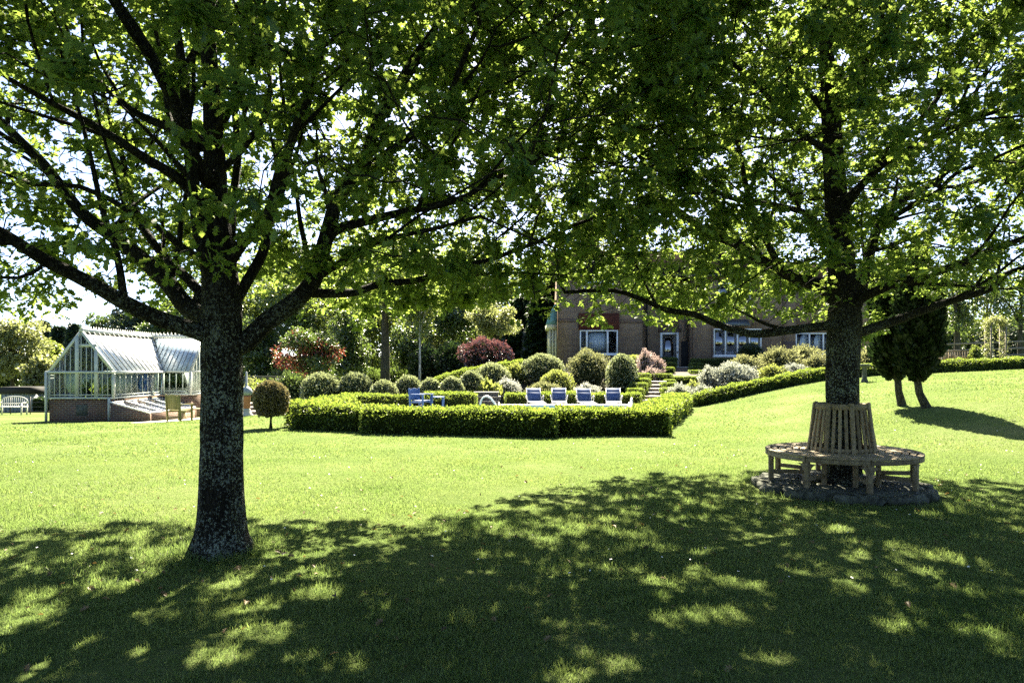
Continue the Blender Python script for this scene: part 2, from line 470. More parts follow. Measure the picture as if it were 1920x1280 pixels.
# ------------------------------------------------------------------ ground
def axis(parts):
    return np.unique(np.concatenate([np.arange(a, b, st) for a, b, st in parts] + [[parts[-1][1]]]))

def sheet(name, x0, x1, y0, y1, st, m, dz, inside=None, kind='structure'):
    xs = np.arange(x0, x1 + st * .5, st); ys = np.arange(y0, y1 + st * .5, st)
    X, Y = np.meshgrid(xs, ys); Z = H(X, Y) + dz
    nx = len(xs)
    i = np.arange((len(ys) - 1) * (nx - 1)); r = i // (nx - 1); c = i % (nx - 1); a = r * nx + c
    F = np.stack([a, a + 1, a + nx + 1, a + nx], -1)
    if inside is not None:
        cx = X.ravel()[F].mean(1); cyy = Y.ravel()[F].mean(1)
        F = F[inside(cx, cyy)]
    g = Geo().add(np.stack([X, Y, Z], -1).reshape(-1, 3), F)
    return tag(g.build(name, m, smooth=True), kind=kind)

gx = axis([(-400, -60, 20), (-60, -20, 2), (-20, 24, .4), (24, 60, 2), (60, 400, 20)])
gy = axis([(-60, 0, 4), (0, 46, .4), (46, 90, 2), (90, 600, 30)])
X, Y = np.meshgrid(gx, gy)
nx = len(gx); i = np.arange((len(gy) - 1) * (nx - 1)); a = (i // (nx - 1)) * nx + i % (nx - 1)
Z = H(X, Y) + .012 * np.sin(X * 1.7 + Y * .6) * np.sin(Y * 1.3)
g = Geo().add(np.stack([X, Y, Z], -1).reshape(-1, 3), np.stack([a, a + 1, a + nx + 1, a + nx], -1))
tag(g.build('lawn_ground', M['lawn'], smooth=True), kind='structure')

def inpoly(x, y, poly):
    x = np.asarray(x); y = np.asarray(y); c = np.zeros(x.shape, bool); n = len(poly)
    for k in range(n):
        x1, y1 = poly[k]; x2, y2 = poly[(k + 1) % n]
        cond = (y1 > y) != (y2 > y)
        c ^= cond & (x < (x2 - x1) * (y - y1) / (y2 - y1 + 1e-12) + x1)
    return c

YARD = [(-6.0, 18.2), (-5.84, 17.9), (-3.8, 17.0), (1.0, 15.9), (3.9, 16.3), (6.7, 25.9), (9.8, 27.2), (12.8, 28.2), (15.4, 28.8), (22, 29.6), (26, 30), (26, 44), (-6.5, 44), (-6.5, 27)]
BED = [(-6.2, 27.4), (6.7, 27.4), (9.8, 27.6), (12.8, 28.6), (15.4, 29.2), (17.5, 29.6), (17.5, 39.5), (-1, 39.5), (-4, 34), (-6.2, 34)]
TERR = [(-5.7, 18.3), (-3.8, 17.4), (1.0, 16.4), (3.7, 16.8), (6.2, 25.6), (6.0, 27.4), (-6, 27.4)]
sheet('flower_bed', -7, 18, 27, 40, .5, M['soil'], .02, lambda x, y: inpoly(x, y, BED))
sheet('pool_terrace', -6.5, 7, 16, 28, .3, M['paving'], .012, lambda x, y: inpoly(x, y, TERR))
tag(Geo().bx(-1.5, 3.9, 18.6, 23.4, .03, .036).build('pool_water', M['water']), kind='structure')
sheet('house_terrace', 2, 20, 39.5, 44, .5, M['paving'], .03)
sheet('greenhouse_path', -14.0, -7.6, 24.9, 33, .4, M['paving'], .02, lambda x, y: (x < -12.6) | (y > 28.6))

# ------------------------------------------------------------------ grass blades
def grass_zone(y0, y1, dens, h, w, marg=1.4):
    n = int(dens * (y1 - y0) * (1.5 * (y0 + y1) / 2 + 2 * marg))
    y = np.sqrt(R.uniform(0, 1, n) * (y1 ** 2 - y0 ** 2) + y0 ** 2)
    x = R.uniform(-1, 1, n) * (.75 * y + marg)
    keep = ~inpoly(x, y, YARD)
    keep &= ~((x < -12.4) & (y > 25.4)) & ~((x < -7.4) & (y > 28.4))
    keep &= np.hypot(x - 4.37, y - 9.0) > 1.22
    keep &= np.hypot(x + 2.53, y - 5.94) > .27
    x, y = x[keep], y[keep]; n = len(x)
    cl = np.sin(x * 3.1 + 1.3 * np.sin(y * 2.3)) * np.sin(y * 2.7 + 1.1 * np.sin(x * 1.9)) * .22 + np.sin(x * 9.3 + 2 * np.sin(y * 6.1)) * np.sin(y * 8.7 + 1.4 * np.sin(x * 5.3)) * .3 + 1
    near = 1 + 1.3 * np.exp(-((np.hypot(x + 2.53, y - 5.94) - .25) / .18) ** 2) + .9 * np.exp(-((np.hypot(x - 4.37, y - 9.0) - 1.25) / .15) ** 2)
    hh = h * R.uniform(.55, 1.3, n) * cl * near
    P = np.stack([x, y, H(x, y) - .004], -1)
    A = unit(np.stack([R.normal(0, .42, n), R.normal(0, .42, n), np.ones(n)], -1))
    N = unit(np.stack([R.normal(size=n), R.normal(size=n), np.zeros(n)], -1))
    B = unit(np.cross(N, A)); N2 = np.cross(A, B)
    return P, A, B, N2, hh, w * R.uniform(.6, 1.3, n)

gg = Geo()
for y0, y1, dens, h, w, hi in ((2.6, 5, 6500, .040, .0042, True), (5, 8, 3600, .038, .0055, True), (8, 12, 1700, .036, .0085, False), (12, 18, 620, .034, .015, False), (18, 31, 170, .035, .035, False)):
    P, A, B, N2, hh, ww = grass_zone(y0, y1, dens, h, w)
    if hi:
        tv = BLADE_V; tf = [np.array([[0, 1, 2, 3]]), np.array([[3, 2, 4]])]
    else:
        tv = np.array([(-.5, 0, 0), (.5, 0, 0), (0, 1, .3)]); tf = [np.array([[0, 1, 2]])]
    V = P[:, None] + tv[None, :, 0:1] * B[:, None] * ww[:, None, None] + (tv[None, :, 1:2] * A[:, None] + tv[None, :, 2:3] * N2[:, None]) * hh[:, None, None]
    off = (np.arange(len(P)) * len(tv))[:, None, None]
    gg.add(V.reshape(-1, 3), [(off + f[None]).reshape(-1, f.shape[1]) for f in tf])
tag(gg.build('grass', M['grass']), kind='stuff')

# daisies scattered in the sunny turf
n = 260
y = R.uniform(5, 15, n); x = R.uniform(-.8, .8, n) * y
k_ = ~inpoly(x, y, YARD) & (np.hypot(x - 4.37, y - 9) > 1.2); x, y = x[k_], y[k_]
dg = Geo(); aa = np.arange(8) * PI / 4
for q in range(len(x)):
    c = np.array([x[q], y[q], Hf(x[q], y[q]) + R.uniform(.035, .05)]); r_ = R.uniform(.006, .011); t_ = R.normal(0, .25, 2)
    dg.add(np.stack([c[0] + r_ * np.cos(aa), c[1] + r_ * np.sin(aa), c[2] + r_ * (t_[0] * np.cos(aa) + t_[1] * np.sin(aa))], -1), np.arange(8)[None])
tag(dg.build('daisies', M['white']), kind='stuff')

# dry leaves lying in the grass under the oaks
n = 420
x = np.concatenate([R.normal(-2.5, 2.2, n // 2), R.normal(4.2, 2.6, n // 2)]); y = np.concatenate([R.normal(5.6, 1.5, n // 2), R.normal(8.2, 1.8, n // 2)])
k_ = (y > 3) & (np.hypot(x - 4.37, y - 9) > 1.15) & (np.hypot(x + 2.53, y - 5.94) > .3); x, y = x[k_], y[k_]
A = unit(np.stack([R.normal(size=len(x)), R.normal(size=len(x)), R.normal(0, .25, len(x))], -1))
lv = Geo().leaves(np.stack([x, y, H(x, y) + .028], -1), A, unit(R.normal(0, .35, (len(x), 3)) + [0, 0, 1]), R.uniform(.03, .065, len(x)), OAK_V * [1, 1, 2.2], OAK_F)
tag(lv.build('fallen_leaves', M['dry_leaf']), kind='stuff')

SUNGAPS = []
for px, py, r_ in ((483, 1180, .27), (410, 1233, .24), (593, 1117, .27), (500, 1140, .18), (300, 1043, .28), (50, 1160, .26), (60, 1120, .2), (117, 1220, .2), (260, 1233, .14), (567, 1233, .15),
                   (1273, 1167, .22), (1343, 1157, .22), (1390, 1097, .24), (1233, 1093, .2), (1440, 1017, .26), (1260, 973, .22), (1573, 997, .22), (1067, 1270, .18), (1167, 1250, .16), (1443, 1243, .16), (1800, 1050, .3), (1700, 1180, .2)):
    p_ = hit(px, py, 2.5); SUNGAPS.append((p_.x, p_.y, r_ * .74))

# ------------------------------------------------------------------ oak trees
def dense(pts, step):
    out = [pts[0]]
    for a, b in zip(pts[:-1], pts[1:]):
        n = max(1, int((b - a).length / step))
        out += [a.lerp(b, k / n) for k in range(1, n + 1)]
    return out

def smooth_path(pts, step):
    """Catmull-Rom through pts, (point, radius) pairs"""
    P = [pts[0]] + list(pts) + [pts[-1]]
    out = []
    for k in range(1, len(P) - 2):
        p0, p1, p2, p3 = (np.array([*q[0], q[1]]) for q in P[k - 1:k + 3])
        n = max(1, int(np.linalg.norm(p2[:3] - p1[:3]) / step))
        for t in np.arange(n) / n:
            out.append(.5 * (2 * p1 + (p2 - p0) * t + (2 * p0 - 5 * p1 + 4 * p2 - p3) * t * t + (3 * p1 - p0 - 3 * p2 + p3) * t ** 3))
    out.append(np.array([*P[-1][0], P[-1][1]]))
    return out

def oak(label, base, leader, limbs, env, gaps, n_attr, leaf_n, seed, flare):
    rng = np.random.default_rng(seed)
    pos = []; par = []; fix = []
    def add_path(path, parent):
        for q in path:
            pos.append(q[:3]); par.append(parent); fix.append(q[3]); parent = len(pos) - 1
        return parent
    add_path(smooth_path(leader, .07), -1)
    for lb in limbs:
        p = smooth_path(lb, .09)
        d = [np.linalg.norm(p[0][:3] - q) + (0 if fix[k] >= lb[0][1] * .8 else .4) for k, q in enumerate(pos)]
        add_path(p[1:], int(np.argmin(d)))
    # secondary limbs arching off the main ones
    def blocked(q):
        px = np.array([960 + 1280 * q[0] / max(q[1], .5)]); py = np.array([690 - 1280 * (q[2] - 1.6) / max(q[1], .5)])
        return any(pb < .35 and inpoly(px, py, po)[0] for po, pb in gaps)
    main = [smooth_path(l, .09) for l in limbs]
    ctr = np.array(env['c'])
    for p in main:
        p = np.array(p); L_ = len(p); k = int(rng.integers(6, 10))
        while k < L_ - 2:
            tg = unit(p[min(k + 2, L_ - 1)][:3] - p[k - 2][:3]); r = p[k][3]
            dv = unit(tg * .9 + unit(rng.normal(size=3)) * .75 + np.array([0, 0, .22]))
            ln = rng.uniform(.9, 2.1) * (.6 + min(r, .08) * 6)
            pts = [p[k][:3]]; cur = dv
            for q in range(5):
                cur = unit(cur + rng.normal(0, .10, 3) + np.array([0, 0, .03]))
                pts.append(pts[-1] + cur * ln / 5)
            e = pts[-1]; ins = np.linalg.norm((e - ctr) / np.array(env['r'])) < 1.05 and e[1] > env['near'] and e[2] > env['floor'] - .1
            if ins and not blocked(pts[3]) and not blocked(e):
                r1 = min(r * .62, .034)
                path = smooth_path([(Vector(v), r1 + (.009 - r1) * (i / 5) ** .8) for i, v in enumerate(pts)], .11)
                d = np.linalg.norm(np.array(pos) - pts[0], axis=1)
                add_path(path[1:], int(np.argmin(d)))
            k += int(rng.integers(4, 9))
    n_fix = len(pos)
    # space colonisation fills the crown with branches and twigs
    att = []
    while len(att) < n_attr:
        q = rng.uniform(-1, 1, (4000, 3)); q = q[np.linalg.norm(q, axis=1) < 1]
        q = q * np.array(env['r']) + np.array(env['c'])
        q = q[(q[:, 1] > env['near']) & (q[:, 2] > env['floor'] + .35 * rng.uniform(size=len(q)))]
        px = 960 + 1280 * q[:, 0] / q[:, 1]; py = 690 - 1280 * (q[:, 2] - 1.6) / q[:, 1]
        keep = np.ones(len(q), bool)
        for (poly, prob) in gaps:
            keep &= ~(inpoly(px, py, poly) & (rng.uniform(size=len(q)) > prob))
        rr = np.hypot(q[:, 0] - base[0], q[:, 1] - base[1])
        keep &= (rr > .35) | (q[:, 2] > 5)
        att += list(q[keep])
    att = [Vector(a) for a in att[:n_attr]]
    STEP, INF, KILL = .165, 1.15, .235
    for it in range(70):
        kd = kdtree.KDTree(len(pos))
        for k, q in enumerate(pos):
            kd.insert(q, k)
        kd.balance()
        pull = {}; left = []
        for a in att:
            co, k, d = kd.find(a)
            if d < KILL:
                continue
            left.append(a)
            if d < INF and not (k < n_fix and fix[k] > .17):
                v = (a - co) / d
                e = pull.get(k)
                pull[k] = v if e is None else e + v
        att = left
        if not pull:
            break
        for k, v in pull.items():
            v = v.normalized() + Vector(rng.normal(0, .16, 3)) + Vector((0, 0, .05))
            if par[k] >= 0 and k >= n_fix:
                v += Vector(np.array(pos[k]) - np.array(pos[par[k]])).normalized() * .55
            pos.append(np.array(pos[k]) + np.array(v.normalized()) * STEP); par.append(k); fix.append(0)
        if len(pos) > 34000:
            break
    n = len(pos); pos = np.array(pos); par = np.array(par)
    acc = np.zeros(n); rad = np.zeros(n); E = 2.1
    kids = [[] for _ in range(n)]
    for k in range(n - 1, -1, -1):
        r = (acc[k] ** (1 / E)) if acc[k] > 0 else .0038
        r = min(r, .03) if fix[k] == 0 else max(fix[k], .006)
        rad[k] = max(r, .0038)
        if par[k] >= 0:
            acc[par[k]] += rad[k] ** E
            kids[par[k]].append(k)
    for k in range(n):   # no twig thicker than what carries it
        if par[k] >= 0:
            rad[k] = min(rad[k], rad[par[k]] * 1.0)
    for k in range(n_fix, n):
        pos[k] += rng.normal(0, .018, 3)
    g = Geo(); stack = [(0, None)]
    while stack:
        st, prev = stack.pop()
        ch = [prev, st] if prev is not None else [st]
        k = st
        while kids[k]:
            o = sorted(kids[k], key=lambda j: -rad[j])
            for j in o[1:]:
                stack.append((j, k))
            k = o[0]; ch.append(k)
        if len(ch) < 2:
            continue
        rr = rad[ch].copy()
        if prev is not None:
            rr[0] = rr[1] * (1.25 if rr[1] > .03 else 1)
        big = rr.max()
        sides = 30 if big > .15 else 12 if big > .05 else 7 if big > .02 else 4 if big > .007 else 3
        P = pos[ch]
        if big > .15:
            ph = rng.uniform(0, 6, 8)
            zz = P[:, 2]
            def wob(a, i):
                h = P[i][2] - base[2]
                fl = 1 + flare * (.6 * math.exp(-max(h, 0) / .22) + .6 * math.exp(-max(h, 0) / .07) * (1 + .7 * np.cos(5 * a + ph[0]) + .35 * np.cos(3 * a + ph[1])))
                return fl * (1 + .035 * np.sin(9 * a + ph[2] + 2 * np.sin(h * 3)) + .03 * np.sin(4 * a + ph[3] + h * 2.2) + .02 * np.sin(14 * a + h * 7 + ph[4]))
            g.tube(P, rr, sides, True, wob)
        else:
            g.tube(P, rr, sides, big > .02)
    root = empty('oak_tree', base, label, 'tree')
    g.build('trunk', M['oak_bark'], root, base, smooth=True)
    # leaves in rosettes at the twig tips, gathered in layered masses
    tw = np.array([k for k in range(n) if rad[k] < .0115])
    tips = np.array([len(kids[k]) == 0 for k in tw])
    q = pos[tw]; ph = rng.uniform(0, 6, 6)
    f = np.sin(q[:, 0] * 2.3 + ph[0] + 1.2 * np.sin(q[:, 1] * 1.7)) * np.sin(q[:, 1] * 2.0 + ph[1]) * .6 + np.sin(q[:, 2] * 5.2 + ph[2] + 1.5 * np.sin(q[:, 0] * 1.3 + ph[3])) * .55
    w = np.where(tips, 1.0, .28) * np.clip(.55 + .85 * f, .05, 1.3)
    away = np.hypot(q[:, 0] - base[0], q[:, 1] - base[1])
    w *= np.where((q[:, 1] < base[1] - .3) & (q[:, 2] < env['open']) & (away < 2.7), .42, 1) * np.where((away < 1.5) & (q[:, 2] < env['open'] + .6), .6, 1)
    w = w / w.sum(); PER = 8
    pick = np.repeat(rng.choice(tw, leaf_n // PER, p=w), PER)
    cen = pos[pick] + np.repeat(rng.normal(0, .045, (leaf_n // PER, 3)), PER, 0)
    m_ = len(pick)
    td = unit(pos[pick] - pos[par[pick]])
    rd = unit(rng.normal(size=(m_, 3)) * [1, 1, .55])
    A = unit(td * .45 + rd * .95 + np.array([0, 0, -.22]))
    P = cen + A * rng.uniform(.0, .045, (m_, 1)) + rng.normal(0, .022, (m_, 3))
    N = unit(rng.normal(0, .5, (m_, 3)) + np.array([0, 0, 1.0]))
    ok = P[:, 1] > env['near'] - .25
    gx_ = P[:, 0] - sv.x / sv.z * P[:, 2]; gy_ = P[:, 1] - sv.y / sv.z * P[:, 2]
    for hx_, hy_, hr in SUNGAPS:   # leaves taken out along the sun's path to put sun patches on the lawn
        dd = np.hypot((gx_ - hx_) / 1.1, gy_ - hy_) / hr
        ok &= ~((dd < 1) & (rng.uniform(size=len(P)) < .93))
    P, A, N = P[ok], A[ok], N[ok]
    gl = Geo(); gl.leaves(P, A, N, rng.uniform(.046, .098, len(P)) * np.interp(P[:, 2], [4.6, 6.2], [1, 1.25]), OAK_V, OAK_F)  # unseen upper leaves made larger to deepen the shade below
    gl.build('crown', M['oak_leaf'], root, base)
    print('oak', n, len(P))
    return root

def limb(r0, r1, pts):
    """pts: (px, py, d); radius tapers from r0 to r1"""
    n = len(pts)
    return [(W(*p), .88 * r0 + .88 * (r1 - r0) * (k / (n - 1)) ** .8) for k, p in enumerate(pts)]

d0 = 5.94
bl = W(415, 1036, d0); bl.z = 0
lead = [(Vector((bl.x, bl.y, -.1)), 0.182)] + [(W(px, py, d0 + dd), r) for px, py, dd, r in (
    (415, 1000, 0, 0.182), (416, 900, 0, 0.171), (416, 780, 0, 0.169), (415, 690, 0, 0.174), (415, 640, 0, 0.191), (416, 560, .02, 0.165), (410, 480, .05, 0.138), (404, 400, .08, 0.111),
    (402, 300, .12, 0.089), (398, 200, .15, 0.076), (392, 100, .2, 0.067), (386, 0, .25, 0.059), (384, -150, .3, 0.053), (390, -330, .35, 0.045), (398, -520, .4, .04))]
LL = [
    limb(.085, .03, [(402, 545, 5.9), (385, 480, 5.85), (372, 420, 5.8), (362, 340, 5.75), (352, 260, 5.7), (345, 150, 5.65), (330, 40, 5.6), (320, -100, 5.5)]),
    limb(.06, .025, [(425, 560, 6.1), (432, 470, 6.3), (436, 380, 6.5), (446, 290, 6.7), (440, 190, 6.9), (452, 80, 7.1), (460, -60, 7.3)]),
    limb(.095, .035, [(400, 640, 5.9), (373, 622, 5.85), (300, 598, 5.7), (233, 567, 5.55), (187, 540, 5.45), (143, 517, 5.35), (83, 487, 5.25), (33, 455, 5.1), (-20, 425, 5.0), (-120, 380, 4.8), (-260, 330, 4.6)]),
    limb(.10, .04, [(395, 600, 5.95), (350, 575, 6.05), (317, 533, 6.15), (283, 500, 6.2), (243, 467, 6.3), (207, 440, 6.4), (157, 403, 6.5), (127, 367, 6.6), (83, 310, 6.7), (40, 267, 6.8), (0, 227, 6.9), (-80, 150, 7.1), (-200, 60, 7.3)]),
    limb(.04, .018, [(390, 505, 5.8), (377, 487, 5.7), (333, 457, 5.5), (293, 423, 5.35), (233, 390, 5.2), (200, 370, 5.1), (150, 350, 5.0), (60, 345, 4.85)]),
    limb(.055, .025, [(385, 560, 6.1), (350, 520, 6.25), (313, 487, 6.4), (277, 440, 6.6), (253, 393, 6.75), (240, 340, 6.9), (228, 290, 7.1), (205, 220, 7.3), (180, 120, 7.6)]),
    limb(.06, .02, [(385, 390, 5.95), (333, 333, 5.8), (277, 300, 5.6), (217, 260, 5.45), (143, 217, 5.25), (100, 195, 5.1), (20, 150, 4.95)]),
    limb(.06, .022, [(390, 290, 6.1), (367, 257, 6.2), (300, 233, 6.4), (247, 207, 6.5), (200, 167, 6.7), (150, 130, 6.9), (80, 60, 7.1)]),
    limb(.04, .02, [(350, 290, 6.0), (320, 227, 6.3), (310, 170, 6.5), (300, 100, 6.7), (280, 0, 7.0)]),
    limb(.075, .04, [(392, 340, 5.9), (360, 290, 5.75), (330, 200, 5.55), (290, 120, 5.4), (253, 57, 5.25), (213, 0, 5.1), (150, -100, 4.9)]),
    limb(.022, .01, [(88, 492, 5.26), (60, 512, 5.1), (33, 521, 5.0), (0, 520, 4.9), (-60, 530, 4.75)]),
    limb(.115, .035, [(430, 650, 5.95), (463, 640, 6.0), (500, 603, 6.05), (547, 570, 6.1), (587, 527, 6.2), (600, 487, 6.25), (613, 440, 6.3), (633, 373, 6.4), (660, 333, 6.5), (690, 283, 6.6), (705, 233, 6.7), (737, 173, 6.8), (773, 127, 6.95), (813, 60, 7.1), (830, 0, 7.25), (860, -100, 7.5)]),
    limb(.06, .022, [(655, 340, 6.5), (680, 320, 6.4), (747, 273, 6.25), (800, 230, 6.1), (837, 193, 6.0), (867, 117, 5.85), (900, 40, 5.7)]),
    limb(.062, .015, [(605, 470, 6.25), (627, 433, 6.3), (693, 413, 6.4), (760, 397, 6.5), (827, 383, 6.6), (877, 367, 6.7), (913, 343, 6.8), (987, 307, 6.9), (1050, 277, 7.0), (1120, 260, 7.15)]),
    limb(.055, .013, [(572, 548, 6.15), (610, 550, 6.3), (663, 548, 6.5), (713, 533, 6.7), (790, 524, 6.9), (840, 503, 7.0), (907, 490, 7.1), (973, 467, 7.2), (1040, 440, 7.3), (1090, 417, 7.35), (1133, 405, 7.4), (1200, 390, 7.5)]),
    limb(.04, .015, [(590, 525, 6.2), (627, 500, 5.95), (680, 465, 5.8), (740, 445, 5.6), (830, 425, 5.4), (900, 405, 5.2)]),
    limb(.06, .03, [(440, 570, 6.0), (460, 533, 6.1), (493, 473, 6.2), (503, 420, 6.3), (515, 350, 6.4), (533, 293, 6.5), (567, 233, 6.7), (583, 173, 6.8), (597, 127, 6.9), (620, 20, 7.2)]),
    limb(.065, .03, [(425, 500, 5.95), (455, 455, 5.85), (500, 405, 5.75), (527, 333, 5.6), (545, 270, 5.5), (570, 190, 5.3), (600, 90, 5.1)]),
    limb(.04, .02, [(412, 320, 6.05), (455, 280, 6.2), (497, 213, 6.35), (507, 160, 6.5), (503, 117, 6.6), (510, 20, 6.8)]),
    limb(.05, .02, [(400, 260, 6.0), (440, 180, 5.7), (470, 60, 5.4), (500, -80, 5.1)]),
    limb(.05, .02, [(396, 100, 6.1), (340, 0, 6.5), (300, -130, 7.0), (280, -250, 7.4)]),
    limb(.05, .02, [(390, 20, 6.2), (440, -100, 6.6), (500, -250, 7.0)]),
    limb(.05, .02, [(388, -60, 6.2), (320, -200, 5.6), (250, -350, 5.0)]),
]
gapsL = [([(-40, 225), (110, 235), (250, 330), (330, 400), (330, 470), (150, 480), (-40, 430)], .95),
         ([(60, 470), (180, 470), (360, 560), (370, 680), (60, 680)], .3), ([(-400, 560), (60, 560), (60, 700), (-400, 700)], .5),
         ([(600, 100), (860, 20), (880, 130), (640, 300)], .9), ([(450, 560), (640, 570), (620, 700), (380, 700)], .02), ([(640, 585), (1010, 592), (1010, 700), (640, 700)], .05)]
oak('big oak on the left of the lawn with bare lichen-spotted trunk and low forking limbs', Vector((bl.x, bl.y, 0)), lead, LL,
    dict(c=(-2.6, 6.5, 5.3), r=(4.7, 4.3, 4.3), near=3.0, floor=1.95, open=3.5), gapsL, 9800, 170000, 3, .5)

d1 = 9.0
br = gp(1582, d1)
leadr = [(Vector((br.x, br.y, br.z - .1)), 0.215)] + [(W(px, py, d1 + dd), r) for px, py, dd, r in (
    (1581, 880, 0, 0.212), (1581, 800, 0, 0.206), (1579, 720, 0, 0.202), (1580, 660, 0, 0.202), (1583, 610, 0, 0.206), (1582, 560, 0, 0.182), (1578, 500, .05, 0.166), (1572, 440, .1, 0.167),
    (1566, 350, .15, 0.140), (1560, 250, .2, 0.121), (1550, 120, .25, 0.102), (1543, 0, .3, 0.084), (1545, -150, .35, 0.065), (1550, -300, .4, .045))]
RL = [
    limb(.075, .025, [(1570, 612, 8.9), (1549, 611, 8.8), (1481, 619, 8.6), (1417, 626, 8.4), (1380, 619, 8.3), (1342, 607, 8.2), (1301, 589, 8.1), (1249, 581, 7.95), (1215, 566, 7.85), (1150, 545, 7.7), (1060, 548, 7.6)]),
    limb(.12, .035, [(1570, 570, 9.0), (1545, 540, 9.15), (1492, 521, 9.3), (1425, 487, 9.5), (1380, 457, 9.7), (1339, 442, 9.8), (1305, 420, 9.9), (1260, 386, 10.1), (1200, 340, 10.3), (1130, 290, 10.5)]),
    limb(.065, .025, [(1480, 512, 9.35), (1462, 499, 9.2), (1436, 450, 9.0), (1414, 412, 8.85), (1402, 367, 8.7), (1390, 300, 8.5), (1370, 220, 8.3)]),
    limb(.06, .02, [(1570, 470, 9.1), (1549, 450, 9.0), (1519, 405, 8.8), (1470, 388, 8.6), (1410, 379, 8.4), (1369, 371, 8.2), (1300, 340, 7.9), (1210, 310, 7.6)]),
    limb(.085, .035, [(1590, 632, 9.0), (1616, 622, 9.1), (1687, 598, 9.2), (1744, 577, 9.3), (1800, 559, 9.4), (1860, 540, 9.5), (1886, 514, 9.55), (1925, 500, 9.6), (2010, 470, 9.7)]),
    limb(.08, .03, [(1592, 580, 8.95), (1620, 556, 8.8), (1687, 529, 8.65), (1744, 514, 8.5), (1800, 495, 8.4), (1856, 469, 8.3), (1920, 446, 8.2), (2020, 400, 8.0)]),
    limb(.10, .03, [(1592, 600, 9.05), (1612, 555, 9.3), (1625, 500, 9.5), (1650, 420, 9.8), (1700, 370, 10.0), (1759, 337, 10.2), (1792, 290, 10.4), (1807, 225, 10.6), (1850, 130, 10.9)]),
    limb(.06, .025, [(1575, 380, 9.15), (1624, 337, 9.2), (1680, 262, 9.3), (1740, 210, 9.35), (1790, 130, 9.4), (1850, 40, 9.5)]),
    limb(.05, .02, [(1580, 400, 9.05), (1620, 345, 8.8), (1669, 300, 8.6), (1725, 270, 8.4), (1781, 240, 8.2), (1850, 215, 8.0), (1920, 195, 7.85), (2000, 160, 7.7)]),
    limb(.05, .02, [(1660, 415, 9.8), (1720, 380, 9.6), (1759, 358, 9.5), (1792, 326, 9.4), (1856, 300, 9.2), (1920, 272, 9.0)]),
    limb(.04, .015, [(1640, 470, 9.6), (1700, 450, 9.8), (1759, 431, 10.0), (1800, 416, 10.1), (1875, 390, 10.3), (1950, 360, 10.5)]),
    limb(.04, .015, [(1740, 345, 10.1), (1790, 350, 10.3), (1856, 330, 10.5), (1920, 305, 10.7)]),
    limb(.05, .02, [(1552, 160, 9.2), (1610, 140, 9.5), (1642, 105, 9.7), (1655, 30, 10.0), (1660, -60, 10.3)]),
    limb(.05, .02, [(1560, 230, 9.15), (1500, 150, 9.4), (1440, 90, 9.7), (1380, 30, 10.0)]),
    limb(.05, .02, [(1562, 290, 9.1), (1490, 240, 8.7), (1420, 160, 8.3), (1340, 90, 7.9), (1270, 10, 7.5)]),
    limb(.045, .02, [(1560, 240, 9.1), (1600, 150, 8.5), (1660, 60, 8.0), (1720, -50, 7.4)]),
    limb(.05, .02, [(1545, -50, 9.3), (1450, -150, 9.0), (1330, -250, 8.7)]),
    limb(.05, .02, [(1545, -20, 9.3), (1640, -130, 9.8), (1760, -220, 10.2)]),
]
gapsR = [([(1660, 560), (1930, 540), (1930, 700), (1640, 700)], .05), ([(1780, 270), (1925, 240), (1925, 430), (1760, 430)], .7), ([(1340, 560), (1540, 500), (1560, 640), (1340, 640)], .85),
         ([(1010, 604), (1640, 604), (1640, 720), (1010, 720)], .05), ([(1640, 130), (1920, 20), (1920, 200), (1690, 240)], .6)]
oak('oak growing through the round wooden seat on the right of the lawn', br, leadr, RL,
    dict(c=(4.3, 9.4, 5.4), r=(5.4, 4.9, 4.4), near=4.0, floor=1.95, open=4.0), gapsR, 13000, 200000, 5, .3)
